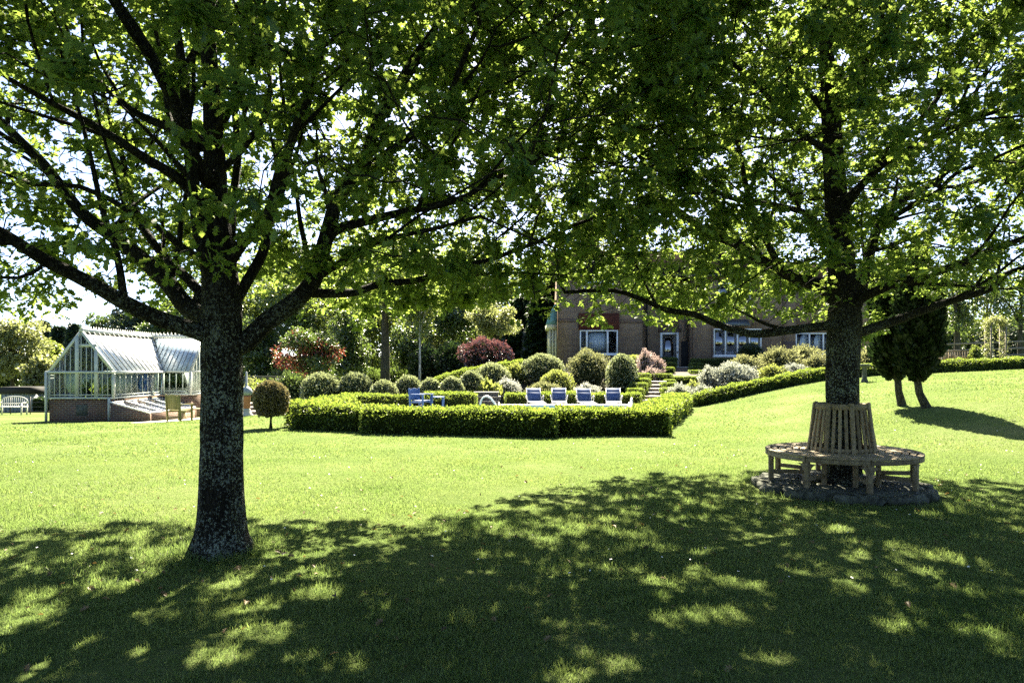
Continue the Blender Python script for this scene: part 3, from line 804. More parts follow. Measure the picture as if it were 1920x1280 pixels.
# ------------------------------------------------------------------ hedges and shrubs
def hedge(label, pts, w, h, m, dens=900, leaf=.05, group=None, name='box_hedge', cat='hedge', crisp=1.0):
    """clipped hedge along base centre line pts (x, y[, z])"""
    P = np.array([(p[0], p[1], p[2] if len(p) > 2 else Hf(p[0], p[1])) for p in pts], float)
    seg = np.linalg.norm(np.diff(P[:, :2], axis=0), axis=1); L = np.concatenate([[0], np.cumsum(seg)])
    n = max(2, int(L[-1] / .35) + 1); s = np.linspace(0, L[-1], n)
    C = np.stack([np.interp(s, L, P[:, k]) for k in range(3)], -1)
    if len(pts[0]) == 2:
        C[:, 2] = H(C[:, 0], C[:, 1])
    T = np.gradient(C, axis=0); T[:, 2] = 0; T = unit(T); S = np.stack([T[:, 1], -T[:, 0], T[:, 2] * 0], -1)
    r = min(.12, h * .25)
    prof = [(-w / 2 * .95, -.12), (-w / 2, h * .5), (-w / 2, h - r), (-w / 2 + r * .4, h - r * .3), (-w / 2 + r, h), (w / 2 - r, h), (w / 2 - r * .4, h - r * .3), (w / 2, h - r), (w / 2, h * .5), (w / 2 * .95, -.12)]
    g = Geo(); k = len(prof); ins = .05
    pr = np.array(prof)
    prI = pr * [1 - 2 * ins / w, 1] - [0, ins]
    C2 = C.copy(); C2[0] += T[0] * ins; C2[-1] -= T[-1] * ins
    V = C2[:, None] + S[:, None] * prI[None, :, :1] + np.array([0, 0, 1.0]) * prI[None, :, 1:]
    i = np.arange(n - 1)[:, None] * k; j = np.arange(k - 1)[None]
    F = np.stack([i + j, i + k + j, i + k + j + 1, i + j + 1], -1).reshape(-1, 4)
    g.add(V.reshape(-1, 3), [F, np.arange(k)[None], (np.arange(k)[::-1] + (n - 1) * k)[None]])
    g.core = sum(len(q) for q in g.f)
    # clipped leaves over the faces
    pl = np.linalg.norm(np.diff(pr, axis=0), axis=1); pc = np.concatenate([[0], np.cumsum(pl)])
    pos0 = R.uniform(0, 6); nl = int(dens * pc[-1] * L[-1]); sv_ = R.uniform(0, L[-1], nl); u = R.uniform(0, pc[-1], nl)
    a = np.interp(u, pc, pr[:, 0]); z = np.interp(u, pc, pr[:, 1])
    e = .01; a2 = np.interp(u + e, pc, pr[:, 0]); z2 = np.interp(u + e, pc, pr[:, 1]); a1 = np.interp(u - e, pc, pr[:, 0]); z1 = np.interp(u - e, pc, pr[:, 1])
    c = np.stack([np.interp(sv_, s, C[:, q]) for q in range(3)], -1); sd = unit(np.stack([np.interp(sv_, s, S[:, q]) for q in range(3)], -1))
    ta = (a2 - a1)[:, None]; tz = (z2 - z1)[:, None]
    nrm = unit(-sd * tz * -1 * -1 + np.array([0, 0, 1.0]) * ta)
    nrm = unit(sd * (-tz) + np.array([0, 0, 1.0]) * ta)
    lump = .03 * np.sin(sv_ * 1.7 + pos0) + .03 * np.sin(sv_ * 5.1 + 2 * np.sin(u * 7)) + .02 * np.sin(sv_ * 11.3 + u * 9)
    pos = c + sd * a[:, None] + np.array([0, 0, 1.0]) * z[:, None] + nrm * (lump * crisp + R.normal(0, .018 * crisp, nl))[:, None]
    ne = int(dens * w * h)
    for cc, tt, ss in ((C[0], -T[0], S[0]), (C[-1], T[-1], S[-1])):
        q = cc + ss * R.uniform(-w / 2 + .03, w / 2 - .03, (ne, 1)) + np.array([0, 0, 1.0]) * R.uniform(0, h - .02, (ne, 1)) + tt * R.normal(0, .02, (ne, 1))
        pos = np.vstack([pos, q]); nrm = np.vstack([nrm, np.repeat(tt[None], ne, 0)])
    A = unit(nrm * .75 * crisp + rdir(len(pos)) * .8 + np.array([0, 0, .25 * crisp]))
    g.leaves(pos - A * leaf * (.6 - .25 * crisp), A, rdir(len(pos)), leaf * R.uniform(.6, 1.35, len(pos)), DIA_V, DIA_F)
    o = g.build(name, m, None, P[0])
    return tag(o, label, cat, group)

def shrub(label, base, rx, ry, h, m, n=3000, leaf=.07, loose=0.0, name='shrub', cat='shrub', group=None, low=.42, tmpl=None, up=.25, sq=1.0, parent=None, lift=0.0):
    base = Vector(base)
    d = rdir(n * 2); d = d[d[:, 2] > -.75][:n]
    c = np.array([0, 0, h * low + lift]); rad = np.array([rx, ry, h * (1 - low)])
    def surf(d, inset=0):
        dd = np.sign(d) * np.abs(d) ** sq
        dd[:, 2] = np.where(dd[:, 2] < 0, dd[:, 2] * low / (1 - low) * 1.25, dd[:, 2])
        lump = 1 + loose * (.5 * np.sin(d[:, 0] * 7 + 3 * d[:, 2]) + .5 * np.sin(d[:, 1] * 6.3 + 4.1 * d[:, 2] + 1) + .4 * np.sin(d[:, 0] * 13 + d[:, 1] * 11)) - inset
        return dd * rad * lump[:, None]
    g = Geo()
    # inner core keeps the light from passing straight through
    k = 14; th = np.linspace(-1.25, PI / 2 - .02, 9); ph = np.arange(k) * 2 * PI / k
    sph = np.array([(math.cos(t) * math.cos(p), math.cos(t) * math.sin(p), math.sin(t)) for t in th for p in ph])
    V = surf(sph, .10 + .16 * min(1, loose * 4)) + c
    i = np.arange(8)[:, None] * k; j = np.arange(k)[None]; j2 = (j + 1) % k
    g.add(V, [np.stack([i + j, i + j2, i + k + j2, i + k + j], -1).reshape(-1, 4), (np.arange(k) + 8 * k)[None]])
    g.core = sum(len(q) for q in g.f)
    p = surf(d) + c
    nrm = unit(d / rad)
    p += nrm * R.normal(0, leaf * (.3 + 2.2 * loose), (len(p), 1))
    A = unit(nrm * .8 + rdir(len(p)) * .75 + np.array([0, 0, up]))
    tv, tf = tmpl or (DIA_V, DIA_F)
    g.leaves(p - A * leaf * .35, A, rdir(len(p)), leaf * R.uniform(.6, 1.4, len(p)), tv, tf)
    if parent is not None:
        return g.build(name, m, parent)
    o = g.build(name, m); o.location = base
    return tag(o, label, cat, group)

# front hedges of the pool yard
def off(a, b, k):
    """shift base front line a-b back by k (away from the camera)"""
    t = Vector((b[0] - a[0], b[1] - a[1])).normalized(); n_ = Vector((-t.y, t.x))
    return [(a[0] + n_.x * k, a[1] + n_.y * k), (b[0] + n_.x * k, b[1] + n_.y * k)]
GH = 'hedges around the pool yard'
hedge('short dark box hedge end at the left yard corner beside the tan topiary', off((-6.25, 18.75), (-5.6, 18.55), .45), .9, .66, M['hedge'], 850, .06, GH)
hedge('left one of the long box hedges in front of the pool, with rounded left end', off((-5.86, 17.95), (-3.82, 17.05), .45), .9, .64, M['hedge'], 850, .06, GH)
hedge('longest front box hedge, middle one before the pool and nearest to the camera', off((-3.74, 16.75), (.98, 15.65), .45), .9, .62, M['hedge'], 850, .06, GH)
hedge('right one of the front box hedges, ending at the corner by the sunny slope', off((1.04, 16.1), (3.75, 16.05), .45), .9, .62, M['hedge'], 850, .06, GH)
hedge('box hedge running back along the right side of the pool yard towards the steps', [(3.35, 17.0), (6.3, 25.6)], .9, .62, M['hedge'], 700, .055, GH)
hedge('box hedge running back along the left side of the pool yard behind the tan topiary', [(-5.9, 19.6), (-6.0, 24.6)], .9, .62, M['hedge'], 600, .06, GH)
hedge('far left box hedge under the row of clipped domes', [(-6.3, 25.2), (-3.75, 25.2)], .8, .62, M['hedge'], 700, .055, GH)
hedge('box hedge piece behind the blue armchair, under the small domes', [(-3.3, 25.7), (-1.35, 25.7)], .8, .66, M['hedge'], 700, .055, GH)
hedge('low box hedge running behind the four blue loungers', [(-.25, 26.8), (5.0, 26.6)], .8, .62, M['hedge'], 800, .055, GH)
sl = [hit(1300, 767), hit(1420, 736), hit(1500, 719), hit(1545, 712)]
print('slope', [tuple(round(c, 2) for c in p) for p in sl])
SLP = [(6.95, 26.2), (8.3, 26.6), (9.9, 27.1), (11.4, 27.7), (12.9, 28.3), (14.2, 28.6), (15.4, 28.9), (18.5, 29.3), (21.8, 29.7), (25.0, 30.0)]
hedge('long low hedge climbing the lawn slope from the pool corner to the right edge', SLP, .6, .5, M['hedge'], 800, .055, GH)
hedge('low clipped hedge climbing behind the clipped domes towards the brick house', [(-3.8, 33.5), (-1.2, 35.5), (1.0, 37.5)], .6, .45, M['hedge'], 500, .07)

# stepped hedges beside the stone steps: (px0, px1, ytop, ybottom, d)
def block(label, px0, px1, yt, yb, d, depth=.55, group='stepped hedge blocks beside the stone steps'):
    a = W(px0, yb, d); b = W(px1, yb, d); h = (yb - yt) * d / 1280
    z = a.z
    hedge(label, [(a.x + .05, d + depth / 2, z), (b.x - .05, d + depth / 2, z)], depth, h, M['hedge'], 1700, .038, group, 'stepped_hedge', crisp=.3)
LB = [(1163, 1203, 744, 771, 27.0), (1176, 1211, 728, 752, 27.9), (1182, 1217, 718, 738, 28.7), (1187, 1222, 709, 730, 29.5), (1196, 1223, 700, 722, 30.4)]
nm = ['lowest', 'second lowest', 'middle', 'second highest', 'highest']
for k, q in enumerate(LB):
    block(f'{nm[k]} hedge block of the left stack on the lower stone steps', *q, .75)
block('dark clipped hedge across the top of the lower steps, joined to the left stack', 1223, 1264, 700, 726, 32.0, .6)
for k, q in enumerate([(1241, 1278, 743, 770, 26.9), (1241, 1272, 727, 748, 28.2), (1241, 1272, 717, 736, 29.6), (1248, 1270, 711, 725, 30.8)]):
    block(f'{["lowest", "second lowest", "second highest", "topmost"][k]} hedge block of the right stack on the lower stone steps', *q, .7)
block('long flat hedge behind the right stack, below the upper steps', 1250, 1321, 705, 726, 33.0, .6)
for k, q in enumerate([(1240, 1267, 688, 703, 35.5), (1240, 1270, 679, 695, 36.8), (1240, 1273, 670, 686, 38.2)]):
    block(f'{["lowest", "middle", "top"][k]} hedge block of the left stack in front of the house door', *q, .7)
for k, q in enumerate([(1293, 1321, 694, 708, 35.3), (1294, 1321, 687, 701, 36.4), (1296, 1321, 680, 694, 37.6)]):
    block(f'{["lowest", "middle", "top"][k]} hedge block of the right stack at the upper steps', *q, .7)
block('dark green clipped hedge under the white casement window of the house', 1297, 1410, 672, 692, 38.9, .6)

def steps(label, p0, p1, w0, n, z0, z1, thick=.035):
    root = empty('garden_steps', (p0[0], p0[1], z0), label, 'steps')
    p0 = Vector((*p0, 0)); p1 = Vector((*p1, 0)); t = (p1 - p0) / n; a = math.atan2(t.y, t.x) - PI / 2
    rise = (z1 - z0) / n
    g = Geo()
    for k in range(n):
        c = t * (k + .5)
        g.box((c.x, c.y, rise * (k + 1) / 2 - .1), (w0, t.length + .01 * (k % 2), rise * (k + 1) + .2), a)
    g.build('riser', M['step'], root)
    for k in range(n):
        c = t * (k + .5)
        Geo().box((c.x, c.y, rise * (k + 1) + thick / 2 + .001), (w0 + .03, t.length + .03, thick), a).build('tread', M['tread'], root, bevel=.006)
    return root
steps('lower flight of brown stone steps with pale edges between the hedge stacks', (5.5, 26.9), (6.55, 31.2), 1.0, 7, .0, .98)
steps('short upper flight of stone steps leading to the dark house entrance', (8.95, 34.6), (9.6, 38.4), .95, 5, 1.0, 1.64)

# clipped domes along the back of the pool yard: (px, half width px, ytop, d)
GD = 'clipped domes in a row behind the pool'
for k, (px, hw, yt, d, lab) in enumerate([
        (602, 36, 699, 28.0, 'first and leftmost of the large clipped domes behind the pool hedge'),
        (667, 31, 699, 28.4, 'second large clipped dome from the left behind the pool hedge'),
        (720, 24, 714, 27.3, 'small low clipped dome between two larger ones'),
        (765, 25, 705, 28.6, 'medium clipped dome just left of and behind the blue armchair'),
        (807, 20, 710, 27.8, 'smallest clipped dome directly behind the blue armchair'),
        (847, 21, 707, 27.6, 'small round clipped dome right of the smallest one'),
        (884, 24, 696, 28.6, 'taller dark clipped dome at the right end of the left row'),
        (1166, 28, 664, 30.0, 'tall smooth clipped dome left of the stepped hedges')]):
    b = gp(px, d); h = 1.6 - (yt - 690) * d / 1280 - b.z
    shrub(lab, b, hw * d / 1280, hw * d / 1280, h, M['topiary'], 4200, .075, .035, 'topiary_dome', 'topiary', GD, low=.48)

# standard topiary ball at the left corner of the yard
b = gp(508, 18.2)
root = empty('standard_topiary', b, 'tan twiggy lollipop topiary on a thin stem left of the front hedge', 'topiary')
Geo().tube([(-.02, 0, -.05), (.0, 0, .25), (-.02, 0, .5)], [.035, .028, .025], 8).tube([(.03, .02, -.05), (.0, 0, .2), (.06, 0, .5)], [.02, .018, .015], 6).build('stem', M['trunk'], root)
shrub('', b, .43, .43, .92, M['straw'], 9000, .045, .05, 'crown', parent=root, lift=.33, low=.5)

def bush(label, px, hw, yt, yb, d, m, n=3000, leaf=.08, loose=.12, name='shrub', cat='shrub', up=.25, low=.4, tmpl=None, group=None):
    """yb: photo row of the ground there (None = terrain)"""
    b = gp(px, d)
    h = 1.6 - (yt - 690) * d / 1280 - b.z
    if loose >= .1: loose *= 1.4
    return shrub(label, b, hw * d / 1280, hw * d / 1280 * .9, h, m, n, leaf, loose, name, cat, group, low, tmpl, up)

bush('loose rounded shrub with pale top right of the dome row', 922, 34, 681, 0, 31.5, M['topiary'], 3500, .08, .05)
bush('big broad clipped shrub with frosted top left of the house window', 1017, 40, 664, 0, 33.5, M['topiary'], 6000, .07, .04)
bush('tall variegated shrub standing under the bay window', 1104, 38, 657, 0, 32.5, M['olive'], 5500, .075, .10)
bush('white-flowering low shrub left of the big broad shrub', 950, 25, 711, 0, 29.2, M['white_flower'], 2600, .06, .10)
bush('clump of yellow-green iris leaves between dome and white shrub', 915, 13, 719, 0, 28.2, M['lime'], 500, .22, .1, 'iris_clump', 'plant', 1.6)
bush('bright yellow-green shrub in the middle of the bank', 1044, 30, 695, 0, 30.5, M['lime'], 3200, .075, .08)
bush('small yellow-green shrub peeping out behind the broad shrub', 970, 22, 682, 0, 33.5, M['lime'], 1600, .08, .10)
bush('grey-green mound behind the two left loungers', 1020, 36, 717, 0, 28.6, M['olive'], 3000, .07, .07)
bush('white-flowering shrub behind the two right loungers', 1101, 25, 720, 0, 28.4, M['white_flower'], 2600, .06, .12)
bush('pale pink flowering bush on the left of the stepped hedges', 1212, 15, 659, 0, 35.0, M['pink_flower'], 2200, .075, .16, 'flowering_shrub')
bush('deep pink flowering bush below the house door', 1233, 11, 672, 0, 35.2, M['pink_flower'], 1400, .07, .16, 'flowering_shrub')
bush('low pink flowers at the foot of the pale pink bush', 1222, 20, 690, 0, 32.5, M['pink_flower'], 1500, .06, .14, 'flowering_shrub')
bush('flat-topped green hedge-like shrub below the bay window', 1190, 26, 667, 0, 36.5, M['lime'], 2500, .08, .04)
bush('large silvery white shrub right of the stepped hedges', 1374, 38, 684, 0, 30.5, M['grey_leaf'], 5500, .085, .14, up=.5)
bush('small silvery shrub tucked left of the large silvery one', 1330, 18, 689, 0, 31.0, M['grey_leaf'], 1800, .075, .14, up=.5)
bush('olive rounded shrub behind the large silvery one', 1397, 30, 668, 0, 34.0, M['olive'], 3000, .085, .10)
bush('dark green rounded bush in front of the white casement window', 1407, 23, 645, 0, 38.3, M['yew'], 2600, .09, .05)
bush('pale feathery shrub below the drainpipe of the house', 1462, 34, 655, 0, 35.0, M['olive'], 3200, .11, .16, up=.7)
bush('tall pale shrub below the right window of the house', 1508, 32, 652, 0, 36.0, M['olive'], 3000, .11, .14, up=.7)
bush('bushy pale shrub next to the oak trunk', 1532, 24, 668, 0, 33.0, M['olive'], 2200, .09, .12)
bush('bright green low shrub above the slope hedge', 1449, 24, 686, 0, 31.0, M['lime'], 2400, .075, .10)
bush('grey low shrub above the slope hedge near the trunk', 1490, 22, 684, 0, 31.0, M['grey_leaf'], 1800, .075, .12)
bush('lavender-grey shrub beside the right stack of hedge blocks', 1276, 23, 722, 0, 28.0, M['grey_leaf'], 2200, .06, .14, up=.6)
bush('low lavender-grey shrub just behind the slope hedge corner', 1318, 20, 724, 0, 28.0, M['grey_leaf'], 1600, .06, .14, up=.6)
bush('green leafy filler plant between the two lavender-grey shrubs', 1300, 16, 717, 0, 29.0, M['lime'], 1000, .07, .14)
bush('purple-leaved shrub with pinkish crown in front of the dark yews', 908, 44, 637, 0, 38.5, M['purple_leaf'], 5200, .11, .12)
bush('dark bush behind the standard topiary', 545, 34, 702, 0, 31.0, M['leaf_mid'], 3000, .10, .12)
bush('green shrub right of the terracotta pot', 495, 30, 715, 0, 33.0, M['leaf_fresh'], 2600, .10, .12)
bush('pale bush behind the far low wall', 478, 26, 714, 0, 38.5, M['leaf_pale'], 2000, .11, .14)
bush('round green bush near the garden arch', 1830, 11, 650, 0, 33.0, M['leaf_fresh'], 1600, .07, .10)
bush('pale weeping shrub behind the trunk of the right oak', 1632, 26, 655, 0, 33.0, M['olive'], 2000, .1, .14, up=.6)

bush('dark loose evergreen bush left of the purple-leaved shrub', 850, 32, 648, 0, 41.0, M['yew'], 4000, .15, .16)
bush('dark loose evergreen bush behind the slender birch', 805, 34, 654, 0, 42.0, M['yew'], 4000, .15, .16)
hedge('dark low hedge beyond the greenhouse lawn at the far left', [(-33, 47), (-27.5, 47)], 1.2, .95, M['yew'], 300, .12, None, 'yew_hedge')

hedge('tall distant field hedge closing the view behind the garden trees', [(-44, 74), (-20, 72), (2, 70)], 2.0, 4.6, M['leaf_mid'], 45, .34, None, 'field_hedge')
hedge('tall distant hedge behind the rail fence at the right', [(26, 58), (40, 57), (58, 56)], 2.0, 3.4, M['leaf_mid'], 60, .3, None, 'field_hedge')

# ------------------------------------------------------------------ background trees
def tree(label, px, d, yt, yb, hw, m, n=5000, leaf=.2, tr=.16, kind='round', mt=None, lean=0, clumps=34, name='tree', group=None, second=None):
    b = gp(px, d); s = d / 1280
    zt = 1.6 - (yt - 690) * s - b.z; zb = 1.6 - (yb - 690) * s - b.z; rw = hw * s
    root = empty(name, b, label, 'tree', group)
    c = np.array([lean, 0, (zt + zb) / 2]); rz = (zt - zb) / 2
    g = Geo(); t = Geo()
    if kind == 'round':
        q = rdir(clumps) * R.uniform(.35, .8, (clumps, 1)) * [rw, rw, rz] + c
        cr = R.uniform(.22, .4, clumps) * min(rw, rz)
        hgt = c[2] + rz * .3
        tp = [(lean * max(0, f - .2), .05 * math.sin(5 * f), hgt * f - .1) for f in np.linspace(0, 1, 8)]
        t.tube(tp, np.linspace(1.1, .35, 8) * tr, 10)
        for k in range(min(16, clumps)):
            f = R.uniform(.45, .95); st = np.array([np.interp(f, np.linspace(0, 1, 8), [p[a] for p in tp]) for a in range(3)])
            mid = (st + q[k]) / 2 + [0, 0, .1 * rw]
            t.tube([st, mid, q[k]], [tr * .38, tr * .25, tr * .08], 5, False)
        ci = R.integers(0, clumps, n); dd = rdir(n)
        p = q[ci] + dd * (cr[ci] * R.uniform(.55, 1.1, n))[:, None] * [1.15, 1.15, .8]
        A = unit(dd * .6 + rdir(n) * .8 + [0, 0, -.1])
        N = unit(R.normal(0, .6, (n, 3)) + [0, 0, 1])
        if second:    # some boughs carry leaves of another colour
            red = (ci % 5 < 2) & (R.uniform(size=n) < .75); g2 = Geo()
            g2.leaves(p[red], A[red], N[red], leaf * R.uniform(.6, 1.3, red.sum()), DIA_V, DIA_F)
            g2.build('red_foliage', second, root); p, A, N = p[~red], A[~red], N[~red]
        g.leaves(p, A, N, leaf * R.uniform(.6, 1.3, len(p)), DIA_V, DIA_F)
    else:
        t.tube([(0, 0, -.1), (0, 0, zt * .95)], [tr, tr * .15], 8)
        u = R.uniform(0, 1, n) ** .8; z = zb + (zt - zb) * u
        prof = rw * (1 - u) ** (.75 if kind == 'cone' else .4) * np.minimum(1, (u + .06) * 6)
        a = R.uniform(0, 2 * PI, n)
        rr = prof * (1 + .22 * np.sin(z * 5.0 / max(rw, .5) * 2 + 3 * np.sin(a * 2))) * R.uniform(.45, 1.05, n) ** .5
        p = np.stack([rr * np.cos(a), rr * np.sin(a), z], -1)
        o_ = np.stack([np.cos(a), np.sin(a), np.full(n, -.25)], -1)
        A = unit(o_ + rdir(n) * .6)
        g.leaves(p, A, unit(rdir(n) + [0, 0, 1.2]), leaf * R.uniform(.6, 1.5, n), RAG_V, RAG_F)
    t.build('trunk', mt or M['trunk'], root, smooth=True)
    g.build('crown', m, root)
    return root

BT = 'trees in the background'
def bt(*a, **k):
    k.setdefault('group', BT); tree(*a, **k)
bt('pale yellow-green tree at the far left edge beyond the lawn', 22, 52, 572, 738, 62, M['leaf_pale'], 9000, .26)
bt('rounded fresh green tree left of the greenhouse gable', 96, 58, 630, 740, 38, M['leaf_fresh'], 7000, .25)
bt('low pale bushy tree in front of the rounded green one', 72, 50, 664, 745, 28, M['leaf_pale'], 5000, .22)
bt('dark green bushy tree behind the grey garden shed', 12, 56, 655, 745, 30, M['leaf_mid'], 4500, .24)
bt('blue-green conifer far behind the left trees', 82, 100, 604, 740, 24, M['leaf_conifer'], 3000, .7, kind='cone', name='conifer')
bt('blue-green conifer at the right of the distant left group', 112, 96, 615, 740, 24, M['leaf_conifer'], 3000, .7, kind='cone', name='conifer')
bt('dark conifer standing just behind the greenhouse gable tip', 140, 92, 610, 740, 22, M['leaf_conifer'], 3000, .65, kind='cone', name='conifer')
bt('grey-green tree above the left end of the greenhouse ridge', 200, 64, 556, 745, 40, M['leaf_mid'], 9000, .3)
bt('dark bushy tree above the middle of the greenhouse ridge', 252, 58, 534, 745, 48, M['leaf_conifer'], 9000, .28)
bt('dark tree behind the greenhouse, left of the oak trunk', 318, 54, 528, 740, 54, M['leaf_mid'], 9000, .27)
bt('green tree seen between the oak trunk and the greenhouse roof', 392, 52, 500, 735, 62, M['leaf_mid'], 9000, .27)
bt('dense green tree right of the oak trunk', 488, 46, 575, 722, 52, M['leaf_mid'], 7500, .2)
bt('tall fresh green tree behind the red maple', 560, 50, 470, 700, 75, M['leaf_fresh'], 9000, .24)
bt('small maple with red-tipped leaves left of the tall grey trunk', 580, 37, 600, 722, 58, M['leaf_mid'], 9000, .14, .08, name='red_maple', second=M['red_leaf'])
bt('bushy green tree right of the red maple', 652, 42, 560, 722, 48, M['leaf_mid'], 7500, .18)
bt('tall tree with a thick dark straight trunk behind the domes', 722, 38, 400, 628, 135, M['leaf_fresh'], 12000, .19, .27, clumps=50)
bt('green understorey tree right of the thick dark trunk', 770, 44, 575, 715, 46, M['leaf_mid'], 6500, .18)
bt('slender birch with a white stem behind the domes', 787, 36, 500, 640, 48, M['leaf_fresh'], 4500, .13, .06, mt=M['birch'], name='birch_tree')
bt('leafy green tree above the yew hedge', 850, 46, 500, 655, 66, M['leaf_mid'], 8000, .2)
bt('pale blossoming tree left of the dark conifers', 935, 42, 548, 642, 56, M['leaf_pale'], 8500, .15, .14, lean=-.25)
bt('dark conifer touching the left end of the house', 1020, 49, 535, 712, 36, M['yew'], 5500, .34, kind='col', name='conifer')
bt('broad dark conifer between the pale tree and the house', 985, 52, 555, 715, 44, M['yew'], 6000, .36, kind='col', name='conifer')
bt('dark conifer behind the purple-leaved shrub', 945, 55, 590, 715, 36, M['yew'], 5000, .36, kind='col', name='conifer')
bt('tall tree rising behind the left end of the house roof', 1085, 62, 420, 600, 85, M['leaf_pale'], 7000, .28)
bt('tree rising behind the house chimney stack', 1400, 66, 400, 600, 95, M['leaf_fresh'], 7000, .3)
bt('tree with straight trunk left of the garden arch beyond the rail fence', 1796, 40, 470, 640, 60, M['leaf_mid'], 4200, .17, .19)
bt('thin tree with sparse crown beyond the rail fence behind the arch', 1850, 47, 480, 640, 55, M['leaf_fresh'], 3600, .18, .12)
bt('tree with dark trunk at the right edge beyond the rail fence', 1914, 38, 470, 640, 60, M['leaf_mid'], 3600, .17, .15)
bt('slim tree between the two dark-trunked ones beyond the fence', 1768, 52, 500, 650, 45, M['leaf_mid'], 3600, .2, .12)
bt('dense shrubby tree low behind the rail fence near the cypresses', 1775, 46, 600, 685, 38, M['leaf_mid'], 4200, .17, .08)
bt('bushy tree low behind the rail fence and the garden arch', 1880, 50, 590, 685, 50, M['leaf_conifer'], 4500, .2, .1)
bt('bushy tree low between arch and straight trunk', 1825, 55, 600, 685, 42, M['leaf_mid'], 4200, .2, .1)
bt('tall tree between the house and the cypresses', 1650, 52, 440, 680, 70, M['leaf_mid'], 8000, .22, .2)
bt('tree just outside the right edge behind the fence', 1985, 44, 460, 680, 70, M['leaf_mid'], 5000, .2, .2)
bt('tree just outside the left edge beyond the lawn', -70, 54, 560, 742, 60, M['leaf_mid'], 5000, .28, .2)


for k, (px, d, yt, yb, hw, m, lab) in enumerate((
    (455, 66, 540, 735, 70, 'leaf_mid', 'broad distant tree filling the gap right of the left oak trunk'),
    (620, 62, 470, 735, 85, 'leaf_fresh', 'broad distant tree behind the red maple and bushy green tree'),
    (700, 66, 440, 735, 80, 'leaf_mid', 'distant tree behind the thick straight trunk'),
    (800, 62, 430, 735, 85, 'leaf_pale', 'pale distant tree between the straight trunk and the yew hedge'),
    (890, 68, 440, 735, 80, 'leaf_fresh', 'distant tree above the purple-leaved shrub'),
    (960, 66, 450, 735, 70, 'leaf_mid', 'distant tree behind the pale blossoming tree'))):
    bt(lab, px, d, yt, yb, hw, M[m], 9000, .28, .2, clumps=50)
for k, (px, d, yt, yb, hw, m, lab) in enumerate((
    (445, 58, 430, 735, 90, 'leaf_fresh', 'tall tree directly behind the left oak trunk, above the greenhouse'),
    (560, 56, 400, 720, 95, 'leaf_mid', 'very tall distant tree above the red-leaved maple'),
    (665, 58, 380, 720, 95, 'leaf_fresh', 'very tall distant tree left of the straight dark trunk'),
    (880, 58, 390, 700, 100, 'leaf_fresh', 'very tall distant tree above the yew hedge and purple shrub'))):
    bt(lab, px, d, yt, yb, hw, M[m], 11000, .3, .25, clumps=60)
for px, hw, d, yt, lab in ((540, 40, 44, 690, 'dark undergrowth shrub behind the standard topiary, under the red maple'), (610, 42, 45, 688, 'dark undergrowth shrub behind the first clipped dome'),
    (685, 40, 45, 690, 'dark undergrowth shrub left of the thick straight trunk'), (755, 42, 46, 690, 'dark undergrowth shrub right of the thick straight trunk')):
    bush(lab, px, hw, yt, 0, d, M['leaf_mid'], 3500, .15, .12)

for k, (x, y, h, w) in enumerate(((-26, -16, 13, 6.5), (-15, -24, 15, 7.5), (-4, -20, 13, 6.5), (6, -23, 15, 7.5), (16, -18, 13, 6.5), (27, -14, 14, 7), (-30, 4, 13, 6.5), (34, 8, 13, 6.5))):
    # trees standing behind and beside the viewpoint: they show only as reflections in the windows and shade the lawn from the sky
    b = Vector((x, y, Hf(x, y)))
    root = empty('tree', b, ['tall tree behind the viewpoint on the far left', 'tall broad tree behind the viewpoint on the left', 'tall tree straight behind the viewpoint', 'broad tree behind the viewpoint on the right', 'tree behind the viewpoint further right', 'tall tree at the far right behind the viewpoint', 'tree left of the lawn outside the picture', 'tree on the slope right outside the picture'][k], 'tree')
    Geo().tube([(0, 0, -.1), (.1, 0, h * .4), (0, .1, h * .8)], [.3, .22, .08], 10).build('trunk', M['trunk'], root, smooth=True)
    n = 4500; q = rdir(40) * R.uniform(.4, .85, (40, 1)) * [w, w, h * .45] + [0, 0, h * .53]; dd = rdir(n); ci = R.integers(0, 40, n)
    Geo().leaves(q[ci] + dd * R.uniform(.8, 2.0, (n, 1)), unit(dd + rdir(n)), unit(rdir(n) + [0, 0, 1]), .55 * R.uniform(.6, 1.3, n), DIA_V, DIA_F).build('crown', M['leaf_mid'], root)

